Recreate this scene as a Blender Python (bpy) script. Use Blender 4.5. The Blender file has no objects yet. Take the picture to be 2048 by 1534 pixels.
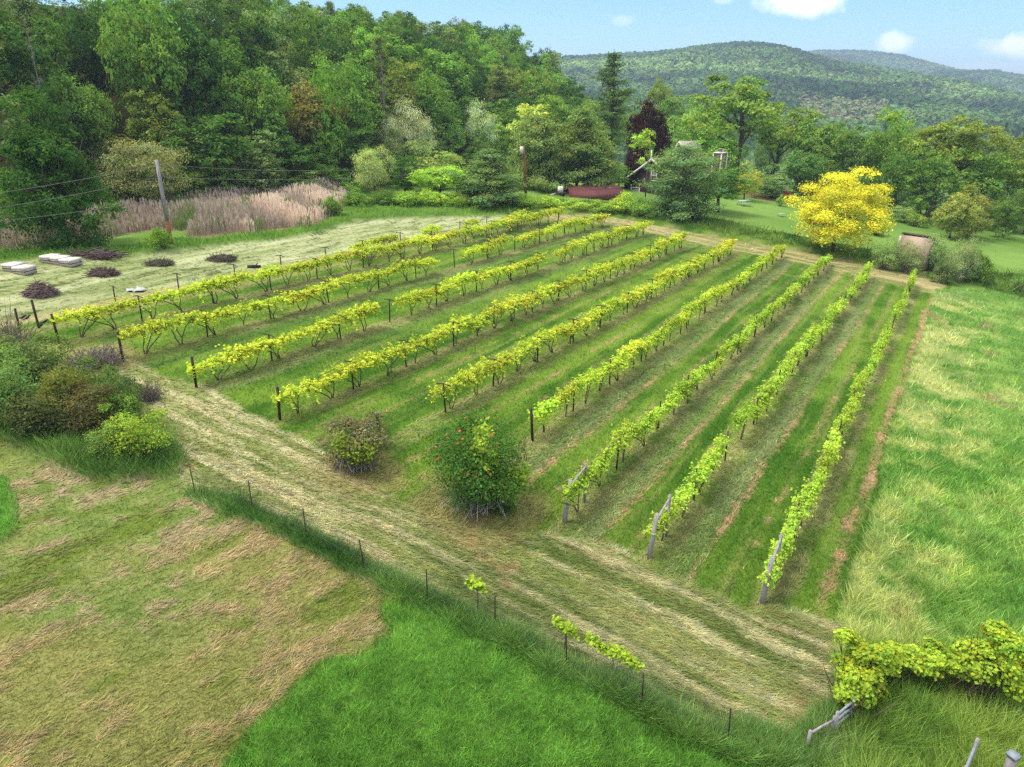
import bpy, math, random
import numpy as np
from mathutils import Matrix, Vector

# ------------------------------------------------------------------ camera, world, sun
PITCH = 22.114
HC = 15.0
F, CX, CY = 1420.0, 1024.0, 767.0
S = bpy.context.scene
cam_d = bpy.data.cameras.new("camera")
cam_d.lens = 36.0 * F / 2048.0
cam_d.sensor_width = 36.0
cam_d.clip_start = 0.1
cam_d.clip_end = 20000.0
cam = bpy.data.objects.new("camera", cam_d)
S.collection.objects.link(cam)
cam.location = (0, 0, HC)
cam.rotation_euler = (math.radians(90 - PITCH), 0, 0)
S.camera = cam

SUN_AZ, SUN_EL = math.radians(-85), math.radians(64)     # azimuth clockwise from +Y
sun_d = bpy.data.lights.new("sun", "SUN")
sun_d.energy = 2.5
sun_d.angle = math.radians(20)
sun_d.color = (1.0, 0.95, 0.85)
sun = bpy.data.objects.new("sun", sun_d)
S.collection.objects.link(sun)
sv = Vector((math.sin(SUN_AZ) * math.cos(SUN_EL), math.cos(SUN_AZ) * math.cos(SUN_EL), math.sin(SUN_EL)))
sun.rotation_euler = (-sv).to_track_quat('-Z', 'Y').to_euler()

S.view_settings.view_transform = 'Standard'
S.view_settings.look = 'None'
S.view_settings.exposure = 0.80
S.view_settings.gamma = 1.0
S.render.engine = 'CYCLES'
S.cycles.max_bounces = 5
S.cycles.diffuse_bounces = 2
S.cycles.glossy_bounces = 1
S.cycles.transmission_bounces = 3
S.cycles.volume_bounces = 0
S.cycles.use_denoising = False
S.cycles.caustics_reflective = False
S.cycles.caustics_refractive = False

PI = math.pi
_p = math.radians(PITCH)


def ray(px, py):
    a, b = (px - CX) / F, -(py - CY) / F
    return np.array([a, b * math.sin(_p) + math.cos(_p), b * math.cos(_p) - math.sin(_p)])


def project(x, y, z):
    """picture coordinates (2048 wide) and depth of world points"""
    dz = z - HC
    fw = y * math.cos(_p) - dz * math.sin(_p)
    up = y * math.sin(_p) + dz * math.cos(_p)
    return CX + F * x / fw, CY - F * up / fw, fw


world = bpy.data.worlds.new("World")
S.world = world
world.use_nodes = True
nt = world.node_tree
nt.nodes.clear()


def N(t, **kw):
    n = nt.nodes.new(t)
    for k, v in kw.items():
        setattr(n, k, v)
    return n


def vm(op, a, b):
    n = N('ShaderNodeVectorMath', operation=op)
    for i, v in enumerate((a, b)):
        if hasattr(v, 'type'):
            nt.links.new(v, n.inputs[i])
        else:
            n.inputs[i].default_value = v
    return n.outputs['Value'] if op == 'DOT_PRODUCT' else n.outputs['Vector']


def mt(op, a, b=0.0, clamp=False):
    n = N('ShaderNodeMath', operation=op, use_clamp=clamp)
    for i, v in enumerate((a, b)):
        if hasattr(v, 'type'):
            nt.links.new(v, n.inputs[i])
        else:
            n.inputs[i].default_value = v
    return n.outputs[0]


sky = N('ShaderNodeTexSky', sky_type='NISHITA', sun_disc=False)
sky.sun_elevation = SUN_EL
sky.sun_rotation = SUN_AZ
sky.altitude = 200
sky.air_density = 1.0
sky.dust_density = 0.15
sky.ozone_density = 3.0
tc = N('ShaderNodeTexCoord')
direction = tc.outputs['Generated']
noise = N('ShaderNodeTexNoise')
noise.inputs['Scale'].default_value = 26.0
noise.inputs['Detail'].default_value = 6.0
noise.inputs['Roughness'].default_value = 0.6
nt.links.new(direction, noise.inputs['Vector'])
cloud_mask = None
for (px, py, w, h, amt) in ((1622, 3, 62, 17, 0.9), (1788, 86, 25, 15, 0.7), (2034, 92, 36, 16, 0.8),
                            (1985, 138, 60, 9, 0.3), (1245, 42, 20, 8, 0.22), (1448, 1, 18, 7, 0.3),
                            (2250, 60, 90, 30, 0.8), (1700, -160, 220, 50, 0.7), (700, -260, 260, 60, 0.7)):
    d = ray(px, py)
    d = d / np.linalg.norm(d)
    r = np.cross(d, [0, 0, 1]); r /= np.linalg.norm(r)
    u = np.cross(r, d)
    uu = mt('MULTIPLY', vm('DOT_PRODUCT', direction, tuple(r)), F / w)
    vv = mt('MULTIPLY', vm('DOT_PRODUCT', direction, tuple(u)), F / h)
    ff = mt('SQRT', mt('ADD', mt('MULTIPLY', uu, uu), mt('MULTIPLY', vv, vv)))
    ff = mt('ADD', ff, mt('MULTIPLY', mt('SUBTRACT', noise.outputs['Fac'], 0.5), 2.4))
    m = mt('MULTIPLY', mt('SUBTRACT', 1.35, ff), 1.3, clamp=True)
    m = mt('MULTIPLY', m, mt('GREATER_THAN', vm('DOT_PRODUCT', direction, tuple(d)), 0.3))
    m = mt('MULTIPLY', m, amt)
    cloud_mask = m if cloud_mask is None else mt('MAXIMUM', cloud_mask, m)
mixc = N('ShaderNodeMix', data_type='RGBA')
nt.links.new(cloud_mask, mixc.inputs['Factor'])
grade = N('ShaderNodeMix', data_type='RGBA', blend_type='MULTIPLY')
grade.inputs['Factor'].default_value = 1.0
grade.inputs['B'].default_value = (0.56, 0.73, 0.88, 1)
nt.links.new(sky.outputs[0], grade.inputs['A'])
nt.links.new(grade.outputs['Result'], mixc.inputs['A'])
mixc.inputs['B'].default_value = (7.2, 7.4, 7.8, 1)
# broken white cloud overhead (above the picture) softens the light
sep = N('ShaderNodeSeparateXYZ')
nt.links.new(direction, sep.inputs[0])
n2 = N('ShaderNodeTexNoise')
n2.inputs['Scale'].default_value = 3.2
n2.inputs['Detail'].default_value = 4.0
nt.links.new(direction, n2.inputs['Vector'])
deck = mt('MULTIPLY', mt('MULTIPLY', mt('SUBTRACT', sep.outputs['Z'], 0.24), 3.0, clamp=True), mt('MULTIPLY', mt('SUBTRACT', n2.outputs['Fac'], 0.30), 5.0, clamp=True), clamp=True)
mixd = N('ShaderNodeMix', data_type='RGBA')
nt.links.new(deck, mixd.inputs['Factor'])
nt.links.new(mixc.outputs['Result'], mixd.inputs['A'])
mixd.inputs['B'].default_value = (9.2, 9.2, 9.4, 1)
bg = N('ShaderNodeBackground')
bg.inputs['Strength'].default_value = 0.13
nt.links.new(mixd.outputs['Result'], bg.inputs['Color'])
wo = N('ShaderNodeOutputWorld')
nt.links.new(bg.outputs[0], wo.inputs['Surface'])

# ------------------------------------------------------------------ helpers
K_ALB = 0.60


def lin(c):
    c = np.asarray(c, float) / 255.0
    return np.where(c <= 0.04045, c / 12.92, ((c + 0.055) / 1.055) ** 2.4)


def alb(r, g, b, k=K_ALB):
    c = lin((r, g, b)) * k
    m = c @ np.array([0.3, 0.6, 0.1])
    return (m + (c - m) * 0.87) * np.array([1.08, 1.0, 0.80])


def sm(x):
    x = np.clip(x, 0, 1)
    return x * x * (3 - 2 * x)


def _hash(ix, iy, seed):
    h = ix.astype(np.int64).astype(np.uint32) * np.uint32(374761393) + iy.astype(np.int64).astype(np.uint32) * np.uint32(668265263) + np.uint32((seed * 974634777) & 0xFFFFFFFF)
    h = (h ^ (h >> np.uint32(13))) * np.uint32(1274126177)
    h = h ^ (h >> np.uint32(16))
    return (h & np.uint32(0xFFFFFF)).astype(np.float64) * (1.0 / 0xFFFFFF)


def vnoise(x, y, seed=0):
    x, y = np.broadcast_arrays(np.atleast_1d(x), np.atleast_1d(y))
    ix, iy = np.floor(x), np.floor(y)
    fx, fy = x - ix, y - iy
    fx, fy = fx * fx * (3 - 2 * fx), fy * fy * (3 - 2 * fy)
    a, b = _hash(ix, iy, seed), _hash(ix + 1, iy, seed)
    c, d = _hash(ix, iy + 1, seed), _hash(ix + 1, iy + 1, seed)
    return (a + (b - a) * fx) * (1 - fy) + (c + (d - c) * fx) * fy


def fbm(x, y, seed=0, octv=4, gain=0.5):
    s, a, t = 0.0, 1.0, 0.0
    for o in range(octv):
        s = s + a * vnoise(x, y, seed + o * 17)
        t += a
        x, y, a = x * 2.03 + 5.2, y * 2.03 + 1.7, a * gain
    return s / t


# ------------------------------------------------------------------ terrain
PA, PB = -0.0904, 0.0306
RAZ = math.radians(32.10)                      # heading of the vine rows
SU, CU = math.sin(RAZ), math.cos(RAZ)


def latal(x, y):
    return x * CU - y * SU, x * SU + y * CU


def _ridge(tab, R, off):
    az, z = [], []
    for px, py in tab:
        d = ray(px, py)
        az.append(math.atan2(d[0], d[1]))
        z.append(HC + R * d[2] / math.hypot(d[0], d[1]) - off)
    return np.array(az), np.array(z)


RIDGES = [
    (_ridge(((-900, 150), (300, 135), (1140, 116), (1300, 108), (1400, 98), (1500, 93), (1560, 99), (1650, 122), (1750, 140),
             (1830, 152), (1900, 168), (2048, 198), (2500, 215), (3500, 225)), 1500, 9), 420, 1500),
    (_ridge(((1200, 190), (1400, 160), (1600, 114), (1640, 109), (1720, 110), (1800, 119), (1890, 143), (1960, 162), (2300, 200)), 2900, 6), 1900, 2900),
    (_ridge(((1600, 200), (1800, 178), (1880, 151), (1990, 152), (2048, 162), (2300, 190)), 2300, 7), 1500, 2300),
]
VALLEY = -34.0


def terr(x, y):
    x = np.asarray(x, float); y = np.asarray(y, float)
    lat, al = latal(x, y)
    r = np.hypot(x, y)
    z = PA * np.maximum(x, -150) + PB * np.minimum(y, 300)
    hl = sm((-lat - 70) / 50) * (1 - sm((al - 170) / 140))
    z = z + 17.5 * hl * (1 - 0.55 * sm((al - 95) / 130))
    z = z - 1.9 * np.exp(-((lat + 67) / 8.0) ** 2) * sm((al - 5) / 20) * sm((125 - al) / 30)
    wf = sm((r - 125) / 190) * (1 - hl)
    z = z * (1 - wf) + VALLEY * wf
    az = np.arctan2(x, y)
    far = np.full_like(z, -1e9)
    for (ta, tz), r0, R in RIDGES:
        zr = np.interp(az, ta, tz)
        sh = np.where(r < R, sm((r - r0) / (R - r0)), 1 - sm((r - R) / 900))
        bump = (fbm(x / 210.0, y / 210.0, 3, 3) - 0.5) * 38 * np.clip((r - r0) / 500, 0, 1) * np.clip((R - r) / 300, 0, 1)
        far = np.maximum(far, VALLEY + (zr - VALLEY) * sh + bump)
    z = np.where(r > 420, np.maximum(z, far), z)
    # gentle unevenness near by
    z = z + (fbm(x / 7.0, y / 7.0, 11, 3) - 0.5) * 0.25 * np.clip((140 - r) / 60, 0, 1)
    return z


_T = np.geomspace(2.0, 4000.0, 700)


def th(x, y):
    return float(terr(np.array([x]), np.array([y]))[0])


def at(px, py):
    """ground point seen at picture position px, py"""
    d = ray(px, py)
    n = math.hypot(d[0], d[1])
    T = _T
    for _ in range(3):
        z = terr(d[0] / n * T, d[1] / n * T)
        below = (HC + d[2] / n * T) < z
        k = int(np.argmax(below)) if below.any() else len(T) - 1
        k = max(k, 1)
        T = np.linspace(T[k - 1], T[k], 24)
    t = T[12]
    x, y = d[0] / n * t, d[1] / n * t
    return np.array([x, y, th(x, y)])


def atd(px, dist):
    """ground point in the direction of picture column px at a horizontal distance"""
    d = ray(px, 400)
    n = math.hypot(d[0], d[1])
    x, y = d[0] / n * dist, d[1] / n * dist
    return np.array([x, y, th(x, y)])


def top_z(p, py):
    d = ray(CX, py)
    # height at which the vertical through p meets picture row py
    lo, hi = p[2] - 5, p[2] + 80
    for _ in range(40):
        m = (lo + hi) / 2
        if project(p[0], p[1], m)[1] > py:
            lo = m
        else:
            hi = m
    return (lo + hi) / 2


def depth_of(p):
    return float(project(p[0], p[1], p[2])[2])


# ------------------------------------------------------------------ mesh building
COL = S.collection


def make_mesh(name, V, faces, col=None, mat=None, smooth=False, mats=None, midx=None):
    """V: n x 3; faces: list of (m x k) int arrays with k 3 or 4"""
    me = bpy.data.meshes.new(name)
    V = np.asarray(V, np.float32)
    faces = [np.asarray(f, np.int32) for f in faces if len(f)]
    me.vertices.add(len(V))
    me.vertices.foreach_set("co", V.ravel())
    nl = sum(f.size for f in faces)
    nf = sum(len(f) for f in faces)
    me.loops.add(nl)
    me.polygons.add(nf)
    me.loops.foreach_set("vertex_index", np.concatenate([f.ravel() for f in faces]))
    tot = np.concatenate([np.full(len(f), f.shape[1], np.int32) for f in faces])
    start = np.concatenate([[0], np.cumsum(tot)[:-1]]).astype(np.int32)
    me.polygons.foreach_set("loop_start", start)
    if smooth:
        me.polygons.foreach_set("use_smooth", np.ones(nf, bool))
    if col is not None:
        a = me.color_attributes.new("Col", 'FLOAT_COLOR', 'POINT')
        c = np.ones((len(V), 4), np.float32)
        c[:, :3] = col
        a.data.foreach_set("color", c.ravel())
    for m in (mats or ([mat] if mat else [])):
        me.materials.append(m)
    if midx is not None:
        me.polygons.foreach_set("material_index", np.asarray(midx, np.int32))
    me.update()
    me.validate()
    return me


class MB:
    """collects boxes, tubes and faces for ONE mesh"""

    def __init__(self):
        self.V, self.Q, self.T, self.n = [], [], [], 0

    def add(self, V, Q=(), T=()):
        V = np.asarray(V, float)
        if len(Q): self.Q.append(np.asarray(Q, int).reshape(-1, 4) + self.n)
        if len(T): self.T.append(np.asarray(T, int).reshape(-1, 3) + self.n)
        self.V.append(V); self.n += len(V)
        return self

    def box(self, c, s, rz=0.0, tilt=None):
        x, y, z = s[0] / 2, s[1] / 2, s[2] / 2
        V = np.array([[-x, -y, -z], [x, -y, -z], [x, y, -z], [-x, y, -z], [-x, -y, z], [x, -y, z], [x, y, z], [-x, y, z]])
        M = Matrix.Rotation(rz, 3, 'Z')
        if tilt is not None:
            M = M @ Matrix.Rotation(tilt[1], 3, tilt[0])
        V = V @ np.array(M).T + np.asarray(c, float)
        return self.add(V, [[0, 3, 2, 1], [4, 5, 6, 7], [0, 1, 5, 4], [1, 2, 6, 5], [2, 3, 7, 6], [3, 0, 4, 7]])

    def tube(self, P, R, k=6, cap=True):
        P = np.asarray(P, float)
        R = np.broadcast_to(np.asarray(R, float), (len(P),))
        V = []
        T0 = None
        for i in range(len(P)):
            d = P[min(i + 1, len(P) - 1)] - P[max(i - 1, 0)]
            d = d / (np.linalg.norm(d) + 1e-9)
            if T0 is None:
                a = np.array([1.0, 0, 0]) if abs(d[0]) < 0.8 else np.array([0, 1.0, 0])
            else:
                a = T0
            t = a - d * (a @ d); t /= np.linalg.norm(t) + 1e-9
            T0 = t
            b = np.cross(d, t)
            ang = np.arange(k) * 2 * PI / k
            V.append(P[i] + R[i] * (np.cos(ang)[:, None] * t + np.sin(ang)[:, None] * b))
        V = np.concatenate(V)
        Q = []
        for i in range(len(P) - 1):
            for j in range(k):
                Q.append([i * k + j, i * k + (j + 1) % k, (i + 1) * k + (j + 1) % k, (i + 1) * k + j])
        T = []
        if cap and k >= 3:
            for j in range(1, k - 1):
                T.append([0, j + 1, j]); o = (len(P) - 1) * k; T.append([o, o + j, o + j + 1])
        return self.add(V, Q, T)

    def mesh(self, name, mat, smooth=False, col=None):
        return make_mesh(name, np.concatenate(self.V), [np.concatenate(q) for q in (self.Q, self.T) if q], mat=mat, smooth=smooth,
                         col=None if col is None else np.broadcast_to(col, (self.n, 3)))

    def build(self, name, mat, parent=None, smooth=False, loc=None, rz=0.0, **kw):
        return place(name, self.mesh(name, mat, smooth), parent, loc, rz, **kw)


def place(name, me, parent=None, loc=None, rz=0.0, scale=None, color=None):
    o = bpy.data.objects.new(name, me)
    COL.objects.link(o)
    if parent is not None:
        o.parent = parent
    if loc is not None:
        o.location = tuple(float(v) for v in loc)
    o.rotation_euler = (0, 0, rz)
    if scale is not None:
        o.scale = scale
    if color is not None:
        o.color = (float(color[0]), float(color[1]), float(color[2]), 1.0)
    return o


def tag(o, label=None, cat=None, group=None, kind=None):
    if label: o['label'] = label
    if cat: o['category'] = cat
    if group: o['group'] = group
    if kind: o['kind'] = kind
    return o


def thing(name, label, cat, loc=(0, 0, 0), rz=0.0, group=None, scale=None):
    o = place(name, None, None, loc, rz, scale)
    o.empty_display_size = 0.2
    return tag(o, label, cat, group)


# ------------------------------------------------------------------ materials
def new_mat(name):
    m = bpy.data.materials.new(name)
    m.use_nodes = True
    t = m.node_tree
    t.nodes.clear()
    out = t.nodes.new('ShaderNodeOutputMaterial')
    return m, t, out


def leaf_material(name, transl=0.35, use_object=True, rough=0.0):
    m, t, out = new_mat(name)
    at_ = t.nodes.new('ShaderNodeAttribute'); at_.attribute_name = "Col"
    col = at_.outputs['Color']
    if use_object:
        oi = t.nodes.new('ShaderNodeObjectInfo')
        mx = t.nodes.new('ShaderNodeMix'); mx.data_type = 'RGBA'; mx.blend_type = 'MULTIPLY'
        mx.inputs['Factor'].default_value = 1.0
        t.links.new(col, mx.inputs['A']); t.links.new(oi.outputs['Color'], mx.inputs['B'])
        col = mx.outputs['Result']
    df = t.nodes.new('ShaderNodeBsdfDiffuse')
    t.links.new(col, df.inputs['Color'])
    tr = t.nodes.new('ShaderNodeBsdfTranslucent')
    tm = t.nodes.new('ShaderNodeMix'); tm.data_type = 'RGBA'; tm.blend_type = 'MULTIPLY'
    tm.inputs['Factor'].default_value = 1.0
    tm.inputs['B'].default_value = (1.05, 1.22, 0.55, 1)
    t.links.new(col, tm.inputs['A'])
    t.links.new(tm.outputs['Result'], tr.inputs['Color'])
    ms = t.nodes.new('ShaderNodeMixShader')
    ms.inputs[0].default_value = transl
    t.links.new(df.outputs[0], ms.inputs[1]); t.links.new(tr.outputs[0], ms.inputs[2])
    last = ms
    if rough > 0:
        gl = t.nodes.new('ShaderNodeBsdfGlossy'); gl.inputs['Roughness'].default_value = 0.55
        gl.inputs['Color'].default_value = (0.8, 0.85, 0.9, 1)
        m2 = t.nodes.new('ShaderNodeMixShader'); m2.inputs[0].default_value = rough
        t.links.new(ms.outputs[0], m2.inputs[1]); t.links.new(gl.outputs[0], m2.inputs[2])
        last = m2
    t.links.new(last.outputs[0], out.inputs['Surface'])
    return m


def solid(name, c, rough=0.8, var=0.25, scale=6.0, c2=None, stretch=(1, 1, 1), bump=0.0, metal=0.0):
    m, t, out = new_mat(name)
    b = t.nodes.new('ShaderNodeBsdfPrincipled')
    b.inputs['Roughness'].default_value = rough
    b.inputs['Metallic'].default_value = metal
    b.inputs['Specular IOR Level'].default_value = 0.25
    tcn = t.nodes.new('ShaderNodeTexCoord')
    mp = t.nodes.new('ShaderNodeMapping'); mp.inputs['Scale'].default_value = stretch
    t.links.new(tcn.outputs['Object'], mp.inputs['Vector'])
    nz = t.nodes.new('ShaderNodeTexNoise'); nz.inputs['Scale'].default_value = scale; nz.inputs['Detail'].default_value = 5
    t.links.new(mp.outputs[0], nz.inputs['Vector'])
    rp = t.nodes.new('ShaderNodeValToRGB')
    c = np.asarray(c, float)
    c2 = c * (1 + var) if c2 is None else np.asarray(c2, float)
    rp.color_ramp.elements[0].position, rp.color_ramp.elements[1].position = 0.3, 0.7
    rp.color_ramp.elements[0].color = (*np.clip(c * (1 - var), 0, 1), 1)
    rp.color_ramp.elements[1].color = (*np.clip(c2, 0, 1), 1)
    t.links.new(nz.outputs['Fac'], rp.inputs[0])
    t.links.new(rp.outputs[0], b.inputs['Base Color'])
    if bump:
        bp = t.nodes.new('ShaderNodeBump'); bp.inputs['Strength'].default_value = bump; bp.inputs['Distance'].default_value = 0.03
        t.links.new(nz.outputs['Fac'], bp.inputs['Height']); t.links.new(bp.outputs[0], b.inputs['Normal'])
    t.links.new(b.outputs[0], out.inputs['Surface'])
    return m


M_LEAF = leaf_material("leaf", 0.34)
M_BLADE = leaf_material("grass_blade", 0.3, use_object=False)
M_BARK = solid("bark", alb(105, 92, 80), 0.9, 0.35, 5, stretch=(1, 1, 0.25), bump=0.5)
M_BARKPALE = solid("pale_bark", alb(170, 160, 150), 0.9, 0.3, 5, stretch=(1, 1, 0.25))
M_VINEWOOD = solid("vine_wood", alb(124, 106, 92), 0.9, 0.35, 14, stretch=(1, 1, 0.3))
M_TWIG = solid("grey_twig", alb(150, 140, 148), 0.9, 0.3, 9)
M_STEEL = solid("dark_rusty_steel", alb(72, 52, 46), 0.7, 0.35, 9)
M_GREYWOOD = solid("weathered_grey_wood", alb(172, 168, 190), 0.85, 0.3, 7, stretch=(1, 1, 0.12), bump=0.4)
M_RAIL = solid("weathered_blue_grey_rail", alb(150, 165, 195), 0.7, 0.2, 7)
M_WIRE = solid("wire", alb(120, 120, 125), 0.5, 0.1, 5)
M_WHITE = solid("white_painted_board", alb(232, 228, 240, 0.75), 0.6, 0.12, 4)
M_CREAM = solid("cream_side_board", alb(205, 195, 205, 0.7), 0.7, 0.2, 6)
M_DARK = solid("dark_gap", alb(60, 52, 62), 0.9, 0.2, 6)
M_BRUSH = solid("dead_brush", alb(110, 90, 98), 0.95, 0.4, 9)

# ground: colours come with the mesh, fine grain from noise
M_GROUND, t, out = new_mat("ground_cover")
a_ = t.nodes.new('ShaderNodeAttribute'); a_.attribute_name = "Col"
tcn = t.nodes.new('ShaderNodeTexCoord')
n1 = t.nodes.new('ShaderNodeTexNoise'); n1.inputs['Scale'].default_value = 9; n1.inputs['Detail'].default_value = 8; n1.inputs['Roughness'].default_value = 0.7
t.links.new(tcn.outputs['Object'], n1.inputs['Vector'])
mr = t.nodes.new('ShaderNodeMapRange'); mr.inputs['From Min'].default_value = 0.3; mr.inputs['From Max'].default_value = 0.7
mr.inputs['To Min'].default_value = 0.68; mr.inputs['To Max'].default_value = 1.32
t.links.new(n1.outputs['Fac'], mr.inputs['Value'])
mx = t.nodes.new('ShaderNodeVectorMath'); mx.operation = 'SCALE'
t.links.new(a_.outputs['Color'], mx.inputs[0]); t.links.new(mr.outputs[0], mx.inputs['Scale'])
df = t.nodes.new('ShaderNodeBsdfDiffuse')
t.links.new(mx.outputs[0], df.inputs['Color'])
bp = t.nodes.new('ShaderNodeBump'); bp.inputs['Strength'].default_value = 0.6; bp.inputs['Distance'].default_value = 0.08
t.links.new(n1.outputs['Fac'], bp.inputs['Height']); t.links.new(bp.outputs[0], df.inputs['Normal'])
t.links.new(df.outputs[0], out.inputs['Surface'])

# ------------------------------------------------------------------ ground zones
ROWS_PX = [((78, 656), (1060, 446)), ((118, 685), (1117, 441)), ((247, 723), (1204, 452)), ((393, 775), (1287, 469)),
           ((560, 840), (1363, 496)), ((760, 897), (1461, 510)), ((1065, 882), (1562, 515)), ((1131, 1043), (1652, 533)),
           ((1300, 1115), (1733, 560)), ((1525, 1205), (1826, 573))]
ROWS = [(at(*a), at(*b)) for a, b in ROWS_PX]
ROW_LA = [(latal(*a[:2]), latal(*b[:2])) for a, b in ROWS]


def row_lat(i, al):
    (l0, a0), (l1, a1) = ROW_LA[i]
    return l0 + (l1 - l0) * (al - a0) / (a1 - a0)


def poly(pts):
    return np.array([at(*p)[:2] for p in pts])


def sdist(x, y, P):
    """signed distance to a polygon, positive inside"""
    d = np.full(x.shape, 1e9)
    inside = np.zeros(x.shape, bool)
    n = len(P)
    for i in range(n):
        (x0, y0), (x1, y1) = P[i], P[(i + 1) % n]
        ex, ey = x1 - x0, y1 - y0
        tt = np.clip(((x - x0) * ex + (y - y0) * ey) / (ex * ex + ey * ey + 1e-12), 0, 1)
        d = np.minimum(d, np.hypot(x - x0 - tt * ex, y - y0 - tt * ey))
        c = ((y0 > y) != (y1 > y))
        xi = x0 + (y - y0) * ex / (ey if abs(ey) > 1e-9 else 1e-9)
        inside ^= c & (x < xi)
    return np.where(inside, d, -d)


ZP = dict(
    headland=poly([(235, 715), (300, 742), (420, 785), (560, 855), (700, 945), (850, 1030), (960, 1065), (1080, 1070), (1200, 1085), (1330, 1150), (1480, 1215), (1640, 1232),
                   (1690, 1250), (1672, 1310), (1645, 1400), (1560, 1465), (1420, 1446), (1250, 1365), (1000, 1245), (780, 1145), (600, 1055),
                   (480, 995), (360, 975), (300, 930), (340, 890), (290, 790), (200, 730)]),
    brown=poly([(-300, 840), (-50, 845), (150, 930), (330, 930), (380, 985), (480, 1030), (600, 1090), (690, 1140), (770, 1200), (762, 1262), (640, 1330),
                (560, 1430), (450, 1534), (420, 1590), (-1200, 1590), (-1500, 1100), (-1300, 860)]),
    blob=poly([(-200, 930), (5, 965), (28, 1000), (22, 1060), (-2, 1090), (-200, 1130)]),
    thickfoot=poly([(-150, 800), (0, 830), (150, 880), (330, 880), (365, 915), (335, 955), (240, 966), (140, 950), (50, 900), (0, 880), (-150, 860)]),
    lush=poly([(772, 1195), (764, 1262), (640, 1330), (560, 1430), (450, 1534), (380, 1700), (1700, 1700), (1600, 1500), (1480, 1470), (1400, 1455), (1200, 1365), (1000, 1265), (850, 1205)]),
    strip=poly([(368, 982), (420, 985), (480, 998), (600, 1062), (780, 1150), (1000, 1250), (1250, 1372), (1420, 1450), (1560, 1470), (1640, 1445),
                (1690, 1400), (1720, 1440), (1650, 1590), (1500, 1530), (1350, 1472), (1200, 1394), (1000, 1296), (780, 1188), (600, 1092), (480, 1035), (390, 1008)]),
    corner=poly([(1640, 1700), (1650, 1470), (1700, 1400), (1690, 1300), (1760, 1310), (2100, 1330), (3000, 1400), (3000, 1700)]),
    meadow=poly([(1655, 1330), (1690, 1215), (1745, 1030), (1800, 810), (1845, 660), (1870, 580), (1960, 580), (2200, 640), (2700, 760), (4500, 1100), (4500, 1700), (2000, 1700), (1700, 1450)]),
    path=poly([(1085, 428), (1210, 431), (1290, 447), (1420, 471), (1600, 504), (1750, 531), (1885, 563), (1895, 590), (1840, 582), (1700, 548), (1600, 526), (1420, 493), (1290, 463),
               (1190, 446), (1085, 441)]),
    bank=poly([(690, 418), (1085, 418), (1110, 421), (1210, 426), (1290, 441), (1420, 466), (1600, 498), (1750, 525), (1890, 557), (1960, 578), (2200, 640), (2200, 560), (1960, 545), (1760, 505), (1600, 475),
               (1430, 438), (1290, 418), (1200, 405), (1000, 400), (690, 400)]),
    reeds=poly([(-500, 495), (0, 500), (110, 492), (230, 474), (300, 462), (362, 462), (384, 478), (520, 465), (610, 455), (680, 428), (700, 395),
                (690, 365), (640, 372), (560, 388), (400, 398), (300, 412), (200, 440), (0, 440), (-500, 450)]),
    hay=poly([(-700, 780), (-300, 700), (0, 650), (100, 628), (300, 588), (600, 525), (900, 462), (1110, 430), (1000, 431), (800, 433), (705, 437),
              (650, 455), (560, 474), (400, 490), (270, 505), (150, 513), (0, 518), (-600, 540)]),
    hayedge=poly([(-300, 535), (0, 525), (150, 519), (270, 512), (400, 497), (560, 480), (655, 461), (710, 442), (800, 438), (1090, 432),
                  (1085, 415), (800, 410), (690, 412), (680, 430), (610, 456), (520, 466), (380, 480), (340, 478), (260, 490), (150, 500), (0, 505), (-300, 510)]),
    dirt=poly([(1496, 384), (1520, 389), (1552, 398), (1548, 404), (1520, 399), (1490, 391)]),
)
HEADDIR = at(1300, 1240)[:2] - at(480, 860)[:2]
HEADDIR = HEADDIR / np.linalg.norm(HEADDIR)
BRDIR = at(350, 1120)[:2] - at(20, 1250)[:2]
BRDIR = BRDIR / np.linalg.norm(BRDIR)


def pick(c0, c1, f):
    f = np.asarray(f)[..., None]
    return np.asarray(c0) * (1 - f) + np.asarray(c1) * f


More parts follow.
